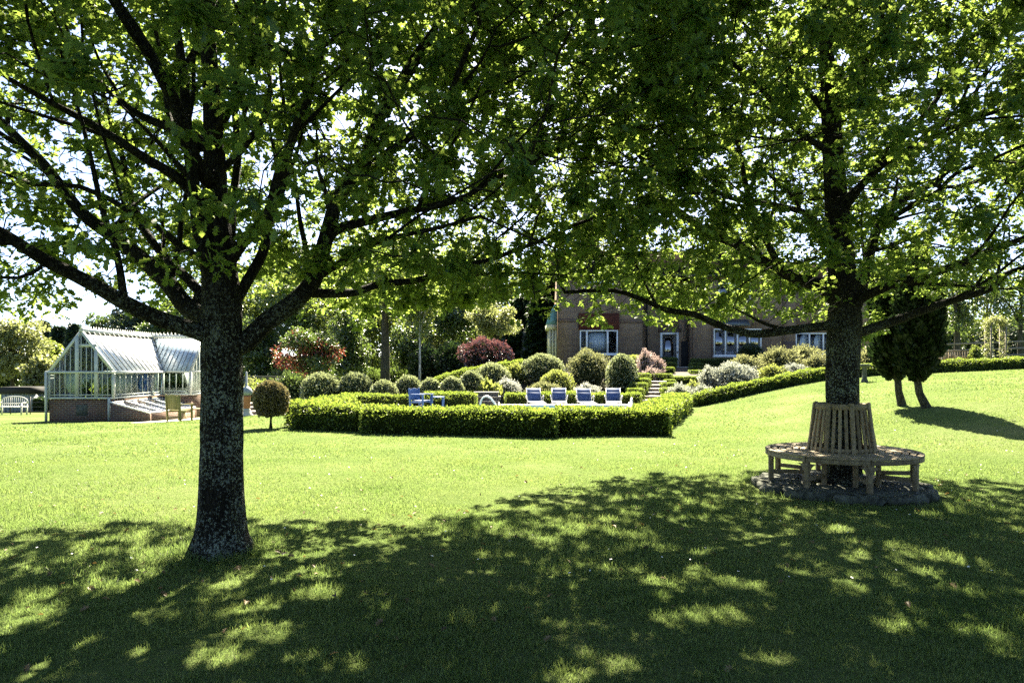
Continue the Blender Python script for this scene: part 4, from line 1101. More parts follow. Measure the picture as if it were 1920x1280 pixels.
# the two leaning clipped cypresses
def cypress(label, bpx, bpy, tpx, px, hw, yt, yb, seed):
    b = hit(bpx, bpy); d = b.y; s = d / 1280
    root = empty('cypress', b, label, 'tree', 'pair of dark cypresses on the slope')
    tx = (tpx - bpx) * s; z1 = (bpy - yb) * s
    Geo().tube([(0, 0, -.1), (0, 0, .02), (tx * .55, 0, z1 * .5), (tx, 0, z1 + .5)], [.13, .11, .085, .075], 10).build('trunk', M['trunk'], root, smooth=True)
    cx = (px - bpx) * s; zt = (bpy - yt) * s; rw = hw * s; n = 16000
    u = R.uniform(0, 1, n); a = R.uniform(0, 2 * PI, n)
    prof = np.interp(u, [0, .06, .2, .5, .8, 1], [.25, .62, .95, 1, .62, .08]) * rw
    edge = 1 + .14 * np.sin(a * 3 + u * 9) + .13 * np.sin(a * 7 + u * 25) + R.exponential(.07, n)
    rr = prof * edge * R.uniform(.3, 1.0, n) ** .35
    z = z1 + (zt - z1) * u + .12 * np.sin(a * 5) * (u < .15)
    p = np.stack([cx + rr * np.cos(a), rr * np.sin(a), z], -1)
    A = unit(np.stack([.5 * np.cos(a), .5 * np.sin(a), np.full(n, .9)], -1) + rdir(n) * .5)
    g = Geo(); g.leaves(p, A, rdir(n), .11 * R.uniform(.5, 1.5, n), DIA_V, DIA_F)
    uu = np.linspace(.04, .97, 10)
    g.tube([(cx, 0, z1 + (zt - z1) * q) for q in uu], np.interp(uu, [0, .06, .2, .5, .8, 1], [.25, .62, .95, 1, .62, .08]) * rw * .72, 12)
    g.build('crown', M['cypress'], root)
    return b
print('cyp', cypress('left dark cypress with bare leaning stem on the grass slope', 1691, 760, 1680, 1676, 35, 468, 706, 1), cypress('right dark cypress with bare leaning stem, nearer to the garden arch', 1737, 765, 1713, 1722, 34, 462, 708, 2))
# ------------------------------------------------------------------ brick house
YH = 42.0
def hx(px, d=YH):
    return (px - 960) / 1280 * d
def hz(py, d=YH):
    return 1.6 - (py - 690) / 1280 * d
house = empty('brick_house', (hx(1300), YH, 1.6), 'two-storey brown brick house with white windows at the top of the garden', 'house')
HO = house.location
def wall_holes(g, x0, x1, z0, z1, y0, y1, holes):
    xs = sorted({x0, x1, *[h[0] for h in holes], *[h[1] for h in holes]})
    for a, b in zip(xs[:-1], xs[1:]):
        hs = sorted([(h[2], h[3]) for h in holes if h[0] <= a + 1e-6 and h[1] >= b - 1e-6])
        z = z0
        for u, v in hs:
            if u > z: g.bx(a, b, y0, y1, z, u)
            z = v
        if z < z1: g.bx(a, b, y0, y1, z, z1)

def window(x0, x1, z0, z1, y, lights, name='window', transom=None, curtain_and_reflection=None, glassm='pane', sill=True, fr=.07, bow=0.0):
    """white casement in the hole x0..x1, z0..z1 of a wall whose face is at y"""
    f = Geo(); yf = y - bow; yd = y + .12
    f.bx(x0, x1, yf, yd, z0, z0 + fr); f.bx(x0, x1, yf, yd, z1 - fr, z1)
    f.bx(x0, x0 + fr, yf + .002, yd, z0 + fr, z1 - fr); f.bx(x1 - fr, x1, yf + .002, yd, z0 + fr, z1 - fr)
    for k in range(1, lights):
        c = x0 + (x1 - x0) * k / lights
        f.bx(c - fr * .6, c + fr * .6, yf + .004, yd, z0 + fr, z1 - fr)
    if transom:
        f.bx(x0 + fr, x1 - fr, yf + .03, yd - .02, transom - .03, transom + .03)
    o = f.build(name, M['white'], house, HO)
    w = (x1 - x0) / lights
    p = Geo()
    for k in range(lights):
        p.bx(x0 + w * k + fr * .5, x0 + w * (k + 1) - fr * .5, y + .05, y + .056, z0 + fr * .5, z1 - fr * .5)
    p.build('pane', M[glassm], o, HO)
    if sill:
        Geo().bx(x0 - .06, x1 + .06, yf - .07, y + .1, z0 - .07, z0 - .003).build('sill', M['white'], o, HO)
    if curtain_and_reflection:
        cg = Geo()
        for a, b in curtain_and_reflection:
            n = 40; u = np.linspace(0, 1, n); cx = a + (b - a) * u; cyv = y + .16 + .05 * np.sin(u * 60) + .02 * np.sin(u * 23)
            V = np.vstack([np.stack([cx, cyv, np.full(n, z0 + .02)], -1), np.stack([cx, cyv, np.full(n, z1 - .04)], -1)])
            i = np.arange(n - 1); cg.add(V, np.stack([i, i + 1, i + 1 + n, i + n], -1))
        cg.build('curtain_and_reflection', M['curtain_and_reflection'], o, HO)
    return o

EAVE = 7.3
wl, wr = hx(1046), hx(1205)
c1 = (hx(1087), hx(1158), hz(664), hz(619))
dl, dr = hx(1238, 43.4), hx(1273, 43.4)
c2 = (hx(1338), hx(1428), hz(667), hz(616))
c2u = (hx(1347), hx(1408), hz(568), hz(530))
c1u = (hx(1095), hx(1150), hz(548), hz(512))
r0 = hx(1461, 42.4)
c3 = (hx(1492, 42.4), hx(1570, 42.4), hz(662, 42.4), hz(624, 42.4))
g = Geo()
wall_holes(g, wl, wr, 1.3, EAVE, YH, YH + .35, [c1, c1u])
g.bx(wl, wl + .35, YH + .35, YH + 3.4, 1.3, EAVE); g.bx(wl + .35, wl + .9, YH + 3.05, YH + 3.4, 1.3, EAVE); g.bx(wl + .9, wl + 1.25, YH + 3.05, YH + 9, 1.3, EAVE - .01)
g.bx(wr - .35, wr, YH + .35, YH + 1.4, 1.3, EAVE)
wall_holes(g, wr, hx(1300), 1.3, EAVE - .2, YH + 1.4, YH + 1.75, [(dl, dr, 1.3, hz(623, 43.4))])
wall_holes(g, hx(1300), r0, 1.3, EAVE, YH, YH + .35, [c2, c2u])
g.bx(hx(1300), hx(1300) + .35, YH + .35, YH + 1.4, 1.3, EAVE)
wall_holes(g, r0, hx(1650), 1.3, EAVE - .6, YH + .4, YH + .75, [c3])
g.bx(hx(1650) - .35, hx(1650), YH + .75, YH + 9, 1.3, EAVE - .6)
g.bx(wl + .9, hx(1650), YH + 9, YH + 9.35, 1.3, EAVE - .7)
g.bx(wl + .35, hx(1650) - .35, YH + 3.6, YH + 3.7, 1.3, EAVE - .8)
g.build('wall', M['house_brick'], house, HO)
# brick bands and arches
for q in ((wl - .01, hx(1083), YH - .012, YH + .1, hz(604), hz(597)), (hx(1160), wr + .004, YH - .012, YH + .1, hz(606), hz(598)),
          (dl - .15, dr + .15, YH + 1.385, YH + 1.5, hz(623, 43.4) + .005, hz(615, 43.4)), (c2[0] - .2, hx(1440), YH - .012, YH + .1, hz(603), hz(598)),
          (c2[0] - .14, c2[0] - .003, YH - .014, YH + .1, c2[2] - .1, c2[3]), (hx(1466, 42.4), c3[0] - .005, YH + .387, YH + .5, 1.3, hz(640, 42.4))):
    Geo().bx(*q).build('red_brick_band', M['red_brick'], house, HO)
Geo().bx(c1[0] - .06, c1[1] + .08, YH - .05, YH + .1, c1[3] + .01, hz(587)).build('hung_tile_panel', M['tile_hung'], house, HO)
w1 = window(*c1, YH, 1, curtain_and_reflection=[(hx(1100), hx(1142))], bow=.12, glassm='clear_pane')
for px in (1100, 1139):
    Geo().bx(hx(px) - .05, hx(px) + .05, YH - .10, YH + .1, c1[2] + .07, c1[3] - .07).build('mullion', M['white'], w1, HO)
window(*c1u, YH, 3)
window(*c2, YH, 4)
window(*c2u, YH, 2)
window(*c3, YH + .4, 3, curtain_and_reflection=[(c3[0] + .05, c3[1] - .05)], glassm='clear_pane')  # full-width white sheet stands in for the pale reflection in this window
# door
zt = hz(623, 43.4)
f = Geo(); yd = YH + 1.4
f.bx(dl, dl + .14, yd, yd + .12, 1.6, zt); f.bx(dr - .14, dr, yd, yd + .12, 1.6, zt); f.bx(dl + .14, dr - .14, yd + .003, yd + .12, zt - .14, zt); f.bx(dl + .14, dr - .14, yd + .003, yd + .12, 1.6, 1.78)
do = f.build('door', M['white'], house, HO)
Geo().bx(dl + .12, dr - .12, yd + .05, yd + .06, 1.75, zt - .12).build('pane', M['pane'], do, HO)
Geo().bx(dr - .11, dr - .06, yd - .05, yd + .0, 2.55, 2.68).build('handle', M['black'], do, HO)
# near-black slab paints in the shade of an archway right of the door
Geo().bx(hx(1277, 43.4), hx(1298, 43.4), YH + 1.30, YH + 1.395, 1.6, hz(640, 43.4)).build('archway_shade', M['dark'], house, HO)
# lead canopy, drainpipe, gutters
Geo().prism([(hx(1352), YH - .5, hz(611)), (hx(1352), YH - .003, hz(611)), (hx(1352), YH - .003, hz(599))], (hx(1402) - hx(1352), 0, 0)).build('lead_canopy', M['lead'], house, HO)
for px, y in ((1461, YH + .28), (1213, YH + 1.3)):
    Geo().tube([(hx(px, y), y, 1.6), (hx(px, y), y, EAVE - .7)], .05, 8).build('drainpipe', M['black'], house, HO)
# bay at the left end with a copper roof
bx0, bx1 = hx(1029, 43.2), wl - .003
g = Geo()
g.bx(bx0, bx1, 43.0, 45.4, 1.3, 2.0); g.bx(bx0 - .12, bx1, 42.9, 45.5, 4.05, 4.35)
for k, x in enumerate((bx0 + .06, (bx0 + bx1) / 2, bx1 - .06)):
    g.bx(x - .07, x + .07, 43.0, 43.14, 2.0, 4.05)
for y in (43.9, 44.7, 45.3):
    g.bx(bx0, bx0 + .12, y - .06, y + .06, 2.0, 4.05)
g.bx(bx0 + .1, bx1 - .1, 43.02, 43.1, 3.35, 3.42)
bay = g.build('bay_window', M['cream'], house, HO)
Geo().bx(bx0 + .05, bx1, 43.06, 43.07, 2.0, 4.05).bx(bx0 + .05, bx0 + .06, 43.1, 45.3, 2.0, 4.05).build('pane', M['pane'], bay, HO)
g = Geo(); n = 8; prof = [(0, 0), (.10, .25), (.18, .6), (.3, .85), (.45, 1.15), (.53, 1.3)]
prev = None; V = []
for dx, dz in prof:
    V += [(bx0 - .14 + dx, 42.88 + dx, 4.36 + dz), (bx1, 42.88 + dx, 4.36 + dz), (bx1, 45.5 - dx, 4.36 + dz), (bx0 - .14 + dx, 45.5 - dx, 4.36 + dz)]
F = [[4 * i + a, 4 * i + (a + 1) % 4, 4 * i + 4 + (a + 1) % 4, 4 * i + 4 + a] for i in range(len(prof) - 1) for a in range(4)]
g.add(V, [np.array(F), np.array([[20, 21, 22, 23]]), np.array([[3, 2, 1, 0]])])
g.build('copper_roof', M['copper'], bay, HO)
# roofs
def gable(g, x0, x1, y0, y1, ze, zr, ov=.35):
    ym = (y0 + y1) / 2
    a = (x0 - ov, y0 - ov, ze); 
    g.prism([(x0 - ov, y0 - ov, ze), (x0 - ov, ym, zr), (x0 - ov, y1 + ov, ze), (x0 - ov, y1 + ov, ze - .15), (x0 - ov, y0 - ov, ze - .15)], (x1 - x0 + 2 * ov, 0, 0))
g = Geo(); gable(g, wl, hx(1455), YH, YH + 9.35, EAVE + .16, 9.6); 
rf = g.build('roof', M['roof'], house, HO)
g = Geo(); gable(g, r0 + .4, hx(1650), YH + .4, YH + 9.35, EAVE - .44, 8.8); g.build('roof', M['roof'], house, HO)
for px in (1120, 1385):
    g = Geo(); x = hx(px); g.bx(x - .55, x + .55, YH + 3.4, YH + 4.3, 9.2, 12.0); g.bx(x - .62, x + .62, YH + 3.33, YH + 4.37, 12.0, 12.25)
    ch = g.build('chimney', M['red_brick'], rf, HO)
    for q in (-.28, .28):
        Geo().lathe([(.13, 0), (.11, .4), (.14, .45), (.1, .46)], (x + q, YH + 3.85, 12.25), 12).build('chimney_pot', M['terracotta'], house, HO)
Geo().tube([(wl, YH - .4, EAVE - .05), (hx(1455), YH - .4, EAVE - .05)], .07, 8).build('gutter', M['black'], house, HO)

# ------------------------------------------------------------------ greenhouse
GZ = -.52
X0, X1, XM, XR = -18.3, -15.76, -17.03, -14.5
Y0, Y1, YT0, YT1, YTM = 27.0, 35.2, 30.8, 33.6, 32.2
ZE, ZR, ZS = 1.44, 3.06, .42
ghs = empty('greenhouse', (XM, Y0, GZ), 'white-framed Victorian greenhouse on a low brick base behind the left oak', 'greenhouse')
GO = ghs.location
g = Geo()
g.bx(X0, X1, Y0, Y0 + .22, GZ - .3, ZS - .06); g.bx(X0, X0 + .22, Y0 + .22, Y1, GZ - .5, ZS - .06); g.bx(X1 - .22, X1, Y0 + .22, YT0, GZ - .5, ZS - .06)
g.bx(X1 - .22, XR, YT0, YT0 + .22, GZ - .5, ZS - .06); g.bx(XR - .22, XR, YT0 + .22, YT1, GZ - .5, ZS - .06); g.bx(X0 + .22, X1, Y1 - .22, Y1, GZ - .5, ZS - .06)
bb = g.build('brick_base', M['red_brick'], ghs, GO)
Geo().bx(hx(143, 27), hx(164, 27), Y0 - .012, Y0 + .05, hz(779, 27), hz(758, 27)).build('vent_panel', M['stone'], bb, GO)
f = Geo()
def postv(x, y, z0, z1, w=.07):
    f.box((x, y, (z0 + z1) / 2), (w, w, z1 - z0))
for x, y in ((X0, Y0), (X1, Y0), (X1, YT0), (XR, YT0), (XR, YT1), (X0, Y1), (X1, Y1), (X1, YT1)):
    postv(x, y, ZS, ZE, .10)
def zroof(x):
    return ZE + (ZR - ZE) * (1 - abs(x - XM) / (X1 - XM))
for a, b in (((X0, Y0), (X1, Y0)), ((X0, Y0), (X0, Y1)), ((X1, Y0), (X1, YT0)), ((X1, YT0), (XR, YT0)), ((XR, YT0), (XR, YT1)), ((X0, Y1), (X1, Y1))):
    f.bar((*a, ZS), (*b, ZS), .16, .07); f.bar((*a, ZE), (*b, ZE), .11, .08)
    f.bar((*a, ZS + .12), (*b, ZS + .12), .05, .04)
for x in np.arange(X0 + .21, X1, .21):
    postv(x, Y0, ZS, zroof(x), .028)
for px in (145, 181):
    postv(hx(px, 27), Y0 + .01, ZS, zroof(hx(px, 27)), .13)
f.bx(hx(145, 27), hx(181, 27), Y0 - .02, Y0 + .03, hz(650, 27), hz(645, 27))
for y in np.arange(Y0 + .42, YT0, .42):
    postv(X1, y, ZS, ZE, .03)
for y in np.arange(Y0 + .42, Y1, .42):
    postv(X0, y, ZS, ZE, .03)
for x in np.arange(X1 + .3, XR, .3):
    postv(x, YT0, ZS, ZE, .03)
for y in np.arange(YT0 + .28, YT1, .28):
    postv(XR, y, ZS, ZE + (ZR - ZE) * (1 - abs(y - YTM) / (YTM - YT0)), .03)
for y in (Y0, Y1):
    f.bar((X0, y, ZE), (XM, y, ZR), .09, .10); f.bar((X1, y, ZE), (XM, y, ZR), .09, .10)
f.bar((XR, YT0, ZE), (XR, YTM, ZR), .09, .10); f.bar((XR, YT1, ZE), (XR, YTM, ZR), .09, .10)
f.bar((XM, Y0 - .05, ZR + .02), (XM, Y1, ZR + .02), .14, .10); f.bar((XM, YTM, ZR + .023), (XR + .04, YTM, ZR + .023), .14, .10)
f.bar((X1, YT0, ZE + .03), (XM, YTM, ZR + .03), .14, .05)
f.build('frame', M['pale_green'], ghs, GO)
# roof glazing bars
f = Geo(); up = .055
sl_ = (ZR - ZE) / (X1 - XM)
for y in np.arange(Y0 + .34, Y1, .34):
    x_end = X1 if y < YT0 else XM + (YTM - y) / (YTM - YT0) * (X1 - XM)
    if x_end > XM + .08 and y < YTM:
        f.bar((XM, y, ZR + up), (x_end, y, zroof(x_end) + up), .032, .045)
    f.bar((XM, y, ZR + up), (X0, y, ZE + up), .035, .05)
for x in np.arange(XM + .2, XR, .21):
    y_end = YT0 if x > X1 else YTM - (x - XM) / (X1 - XM) * (YTM - YT0)
    z_end = ZE + (ZR - ZE) * (y_end - YT0) / (YTM - YT0)
    f.bar((x, YTM, ZR + up), (x, y_end, z_end + up), .02, .04)
f.build('glazing_bar', M['grey_bar'], ghs, GO)
def pane(pts, name, m, dn=.0):
    n = np.cross(np.array(pts[1]) - pts[0], np.array(pts[2]) - pts[0]); n = n / np.linalg.norm(n)
    if n[2] < 0: n = -n
    q = [tuple(np.array(p) + n * dn) for p in pts]
    return Geo().prism(q, tuple(-n * .006)).build(name, m, ghs, GO)
pane([(XM, Y0, ZR), (X1, Y0, ZE), (X1, YT0, ZE), (XM, YTM, ZR)], 'roof_pane', M['glass'], .02)
pane([(XM, Y0, ZR), (X0, Y0, ZE), (X0, Y1, ZE), (XM, Y1, ZR)], 'roof_pane', M['glass'], .02)
pane([(XM + .02, YTM, ZR), (X1, YT0, ZE), (XR, YT0, ZE), (XR, YTM, ZR)], 'roof_pane', M['glass'], .02)
pane([(XM + .02, YTM, ZR), (X1, YT1, ZE), (XR, YT1, ZE), (XR, YTM, ZR)], 'roof_pane', M['glass'], .02)
pane([(XM + .12, Y0 + .06, ZR - .15), (X1 - .03, Y0 + .06, ZE + .03), (X1 - .03, YT0 - .03, ZE + .03), (XM + .12, YTM - .2, ZR - .15)], 'roof_blind', M['blind'], .034)
pane([(XM + .25, YTM - .08, ZR - .09), (X1 + .02, YT0 + .02, ZE + .03), (XR - .05, YT0 + .02, ZE + .03), (XR - .05, YTM - .08, ZR - .09)], 'roof_blind', M['blueglass'], .034)
wg = Geo()
wg.prism([(X0, Y0 + .01, ZS), (X1, Y0 + .01, ZS), (X1, Y0 + .01, ZE), (XM, Y0 + .01, ZR), (X0, Y0 + .01, ZE)], (0, .006, 0))
wg.bx(X1 - .003, X1 + .003, Y0 + .05, YT0 - .05, ZS, ZE); wg.bx(X0 - .003, X0 + .003, Y0 + .05, Y1 - .05, ZS, ZE); wg.bx(X1 + .05, XR - .05, YT0 - .003, YT0 + .003, ZS, ZE); wg.bx(X0 + .05, X1 - .05, Y1 - .003, Y1 + .003, ZS, ZE)
wg.prism([(XR, YT0, ZS), (XR, YT1, ZS), (XR, YT1, ZE), (XR, YTM, ZR), (XR, YT0, ZE)], (.006, 0, 0))
wg.build('wall_glass', M['glass'], ghs, GO)
Geo().lathe([(.05, 0), (.03, .1), (.05, .16), (.02, .22), (.015, .5), (.004, .68)], (XM, Y0 - .03, ZR + .06), 8).build('finial', M['pale_green'], ghs, GO)
cg = Geo()   # pierced cresting: one comb along each ridge
def comb(a, b, step, flat):
    a = np.array(a); b = np.array(b); n = int(np.linalg.norm(b - a) / step); pts = []
    for q in range(n):
        p = a + (b - a) * q / n; r = a + (b - a) * (q + .5) / n; t = a + (b - a) * (q + .25) / n
        pts += [p + [0, 0, .03], t + [0, 0, .15], r + [0, 0, .03]]
    pts.append(b + [0, 0, .03])
    cg.prism([*pts, b, a], flat)
comb((XM - .008, Y0 + .05, ZR + .072), (XM - .008, Y1, ZR + .072), .17, (.016, 0, 0))
comb((XM + .02, YTM - .008, ZR + .075), (XR, YTM - .008, ZR + .075), .17, (0, .016, 0))
cg.build('ridge_cresting', M['pale_green'], ghs, GO)
Geo().tube([(X0 - .1, Y0 - .08, ZE), (X1 + .14, Y0 - .08, ZE)], .045, 8).tube([(X1 + .12, Y0 - .08, ZE - .01), (X1 + .12, YT0, ZE - .01)], .05, 8).build('gutter', M['pale_green'], ghs, GO)
for x in (X0 - .06, X1 - .12):
    Geo().tube([(x, Y0 - .10, ZS if x > X0 else ZE), (x, Y0 - .10, GZ)], .05, 8).build('downpipe', M['pale_green'], ghs, GO)
# things inside
st = empty('staging_table', (-16.6, 29.2, GZ), 'white slatted staging table inside the greenhouse', 'table')
Geo().box((0, 0, .78), (.8, 3.2, .05)).build('table_top', M['white'], st)
for a in (-.35, .35):
    for b_ in (-1.5, 1.5):
        Geo().box((a, b_, .38), (.06, .06, .76)).build('leg', M['white'], st)
def cloth(name, label, cat, m, x0, x1, y, z0, z1, seed):
    n = 36; u = np.linspace(0, 1, n); g = Geo()
    yy = y + .05 * np.sin(u * 22 + seed) + .03 * np.sin(u * 51)
    V = []
    for o_ in (0, .012):
        V += [np.stack([x0 + (x1 - x0) * u, yy + o_, np.full(n, z0)], -1), np.stack([x0 + (x1 - x0) * u, yy + o_, np.full(n, z1)], -1)]
    i = np.arange(n - 1)
    g.add(np.vstack(V), np.vstack([np.stack([i, i + 1, i + 1 + n, i + n], -1), np.stack([i + 2 * n, i + 3 * n, i + 1 + 3 * n, i + 1 + 2 * n], -1), np.stack([i + n, i + 1 + n, i + 1 + 3 * n, i + 3 * n], -1)]))
    tag(g.build(name, m, None, (x0, y, z0)), label, cat)
cloth('hanging_cloth', 'blue cloth hanging inside the greenhouse behind the side glass', 'cloth', M['blue_cloth'], -17.0, -15.95, 30.2, .35, 1.40, 0)
cloth('white_sheet', 'white sheet draped in the greenhouse below the blue cloth', 'cloth', M['white'], -16.9, -15.9, 29.6, .05, .72, 2)
for k, (x, y, s) in enumerate(((-16.45, 28.0, .8), (-16.6, 28.9, 1.15), (-16.4, 30.4, .7))):
    b = empty('potted_plant', (x, y, GZ + .806), ['small leafy pot plant at the gable end of the white staging table', 'largest leafy pot plant in the middle of the white staging table', 'smallest pot plant at the far end of the white staging table'][k], 'plant')
    Geo().lathe([(.09 * s, 0), (.13 * s, .2 * s), (.15 * s, .2 * s), (.15 * s, .24 * s), (.1, .235 * s)], (0, 0, 0), 14).build('pot', M['terracotta'], b)
    shrub('', (0, 0, 0), .22 * s, .22 * s, .42 * s, M['leaf_fresh'], 260, .09, .15, 'foliage', parent=b, lift=.2 * s)

for k, (x, y, h) in enumerate(((-17.7, 28.6, 1.5), (-17.6, 30.6, 1.9), (-17.75, 32.4, 1.3))):
    b = empty('tall_plant', (x, y, GZ), ['tall tomato-like plant near the greenhouse gable', 'tallest leafy plant in the middle of the greenhouse far side', 'shorter leafy plant at the back of the greenhouse'][k], 'plant')
    Geo().lathe([(.14, 0), (.2, .3), (.22, .34), (.17, .33)], (0, 0, 0), 14).build('pot', M['terracotta'], b)
    shrub('', (0, 0, 0), .34, .34, h - .3, M['leaf_fresh'], 520, .15, .2, 'foliage', parent=b, lift=.3)
# cold frame along the side wall
cf = empty('cold_frame', (-14.9, 28.7, GZ), 'low brick cold frame with sloping glass lids beside the greenhouse', 'cold frame')
xa, xb, ya, yb = X1 + .02, -14.2, 26.75, 30.7
za, zb = .27, -.16
CO = cf.location
g = Geo()
for y in (ya, yb - .12):
    g.prism([(xa, y, GZ - .3), (xb, y, GZ - .3), (xb, y, zb - .04), (xa, y, za - .04)], (0, .12, 0))
g.bx(xb - .12, xb - .002, ya + .12, yb - .12, GZ - .3, zb - .03)
g.build('brick_wall', M['red_brick'], cf, CO)
Geo().bx(xa, xb - .13, ya + .13, yb - .13, GZ, GZ + .12).build('soil_bed', M['soil'], cf, CO)
n = 4; L_ = (yb - ya) / n
for k in range(n):
    y0, y1 = ya + L_ * k, ya + L_ * (k + 1) - .02
    f = Geo(); w = .04
    f.bar((xa, y0 + w / 2, za), (xb, y0 + w / 2, zb), w, .05); f.bar((xa, y1 - w / 2, za), (xb, y1 - w / 2, zb), w, .05)
    f.bar((xa + .03, y0 + w, za - .004), (xa + .03, y1 - w, za - .004), w, .05); f.bar((xb - .03, y0 + w, zb + .014), (xb - .03, y1 - w, zb + .014), w, .05)
    lid = f.build('lid', M['white'], cf, CO)
    Geo().prism([(xa + .05, y0 + .05, za - .01), (xb - .05, y0 + .05, zb + .01), (xb - .05, y1 - .05, zb + .01), (xa + .05, y1 - .05, za - .01)], (0, 0, -.006)).build('lid_glass', M['glass'], lid, CO)

# olive wooden garden armchair seen from behind
def armchair(name, label, loc, rz, m, w=.62, hback=1.02, boards=5, slatted=True, sc=1.0):
    root = empty(name, loc, label, 'chair', None, rz)
    def P(nm, g): g.build(nm, m, root, bevel=.006)
    g = Geo(); sw = w / 2
    for k in range(5):
        g.bx(-sw + .03, sw - .03, -.24 + k * .1, -.24 + k * .1 + .085, .40, .43)
    P('seat', g)
    for s in (-1, 1):
        P('leg', Geo().bar((s * sw, .26, 0), (s * sw, .26, .63), .06, .06))
        P('leg', Geo().bar((s * sw, -.26, 0), (s * sw, -.33, hback), .06, .06))
        P('armrest', Geo().bx(s * sw - .05, s * sw + .05, -.30, .33, .63, .66))
        P('seat_rail', Geo().bx(s * sw - .02, s * sw + .02, -.23, .23, .34, .395))
    g = Geo()
    bw = (w - .08) / boards
    for k in range(boards):
        x = -sw + .04 + bw * (k + .5)
        top = hback - .06 + (.06 * math.cos((k + .5 - boards / 2) / boards * 3) if slatted else 0)
        g.bar((x, -.275, .44), (x, -.33, top), .02, bw - .008, (1, 0, 0))
    P('backrest', g)
    P('stretcher', Geo().bx(-sw + .03, sw - .03, -.29, -.25, .16, .20))
    return root
armchair('garden_armchair', 'olive wooden garden armchair by the cold frame, seen from behind', (hx(337, 25.9), 25.9, Hf(hx(337, 25.9), 25.9) + .015), math.radians(-22), M['oakwood'], .66, 1.02, 5)
b = gp(370, 27.6)
root = empty('garden_bench', (b.x, b.y, b.z + .02), 'low pale wooden bench partly hidden behind the left oak trunk', 'bench')
Geo().box((0, 0, .42), (1.3, .42, .05)).build('seat', M['teak'], root, bevel=.006)
for a in (-.55, .55):
    Geo().box((a, 0, .2), (.07, .36, .39)).build('leg', M['teak'], root)
# terracotta chimney planter with domed lid and pale foot
b = gp(462, 27.0)
root = empty('chimney_planter', (b.x, b.y, b.z + .02), 'terracotta column planter with grey domed top on a pale flared foot', 'planter')
Geo().lathe([(.26, 0), (.25, .06), (.18, .14), (.15, .26), (.14, .3)], (0, 0, 0), 20).build('foot', M['paving'], root, smooth=True)
Geo().lathe([(.13, .302), (.15, .36), (.15, .72), (.17, .76), (.17, .80), (.12, .81)], (0, 0, 0), 20).build('column', M['terracotta'], root, smooth=True)
Geo().lathe([(.13, .812), (.22, .88), (.23, .98), (.17, 1.1), (.09, 1.16), (.04, 1.2), (.03, 1.75), (.01, 1.76)], (0, 0, 0), 20).build('domed_lid', M['shed'], root, smooth=True)
steps('low dark slate steps left of the tan topiary on the paved path', (hx(484, 30.0), 29.8), (hx(482, 31.5), 31.5), 1.2, 3, Hf(-11, 30) - .02, Hf(-11, 30) + .42)
b = gp(490, 40)
wl_ = Geo().bx(-1.4, 1.4, -.15, .15, -.3, 1.0).bx(-1.46, 1.46, -.2, .2, 1.0, 1.08).build('low_wall', M['stone'], None)
wl_.location = (b.x, b.y, 1.6 - 15 * 40 / 1280 - 1.08); tag(wl_, 'low pale coped wall in the distance behind the terracotta planter', 'wall')

# ------------------------------------------------------------------ round tree seat on its stone plinth
zp = br.z
pl = empty('stone_plinth', (br.x - .03, br.y, zp), 'low round plinth of rough grey stones under the tree seat', 'plinth')
pl.scale = (.84, .84, .9)
g = Geo(); k = 48; ang = np.arange(k) * 2 * PI / k
rr = 1.16 + .05 * np.sin(ang * 5 + 1) + .035 * np.sin(ang * 9) 
for (r_, z_) in (): pass
V = []; prof = [(1.02, -.1), (1.02, .06), (.98, .115), (.9, .13), (.5, .135), (.28, .10)]
for f_, z_ in prof:
    V.append(np.stack([rr * f_ * np.cos(ang), rr * f_ * np.sin(ang), z_ + .012 * np.sin(ang * 7 + f_ * 20)], -1))
i = np.arange(len(prof) - 1)[:, None] * k; j = np.arange(k)[None]; j2 = (j + 1) % k
g.add(np.vstack(V), np.stack([i + j, i + j2, i + k + j2, i + k + j], -1).reshape(-1, 4))
g.build('plinth_top', M['stone'], pl, smooth=True)
na = 22
for q in range(na):
    a = q * 2 * PI / na + R.uniform(-.06, .06); w = 2 * PI * 1.22 / na * R.uniform(.8, 1.25)
    g = Geo(); m_ = 10; th = np.linspace(-PI / 2, PI / 2, 7); ph = np.arange(m_) * 2 * PI / m_
    s_ = np.array([(math.cos(t) * math.cos(p), math.cos(t) * math.sin(p), math.sin(t)) for t in th for p in ph])
    s_ = np.sign(s_) * np.abs(s_) ** .45 * [w * .5, .14 * R.uniform(.7, 1.3), .06 * R.uniform(.8, 1.3)] * (1 + R.normal(0, .10, (len(s_), 1)))
    ca, sa = math.cos(a + PI / 2), math.sin(a + PI / 2)
    s_ = s_ @ np.array([[ca, sa, 0], [-sa, ca, 0], [0, 0, 1]]) + [1.17 * math.cos(a), 1.17 * math.sin(a), .05]
    i = np.arange(6)[:, None] * m_; j = np.arange(m_)[None]; j2 = (j + 1) % m_
    g.add(s_, np.stack([i + j, i + j2, i + m_ + j2, i + m_ + j], -1).reshape(-1, 4))
    g.build('edge_stone', M['stone'], pl, smooth=True)

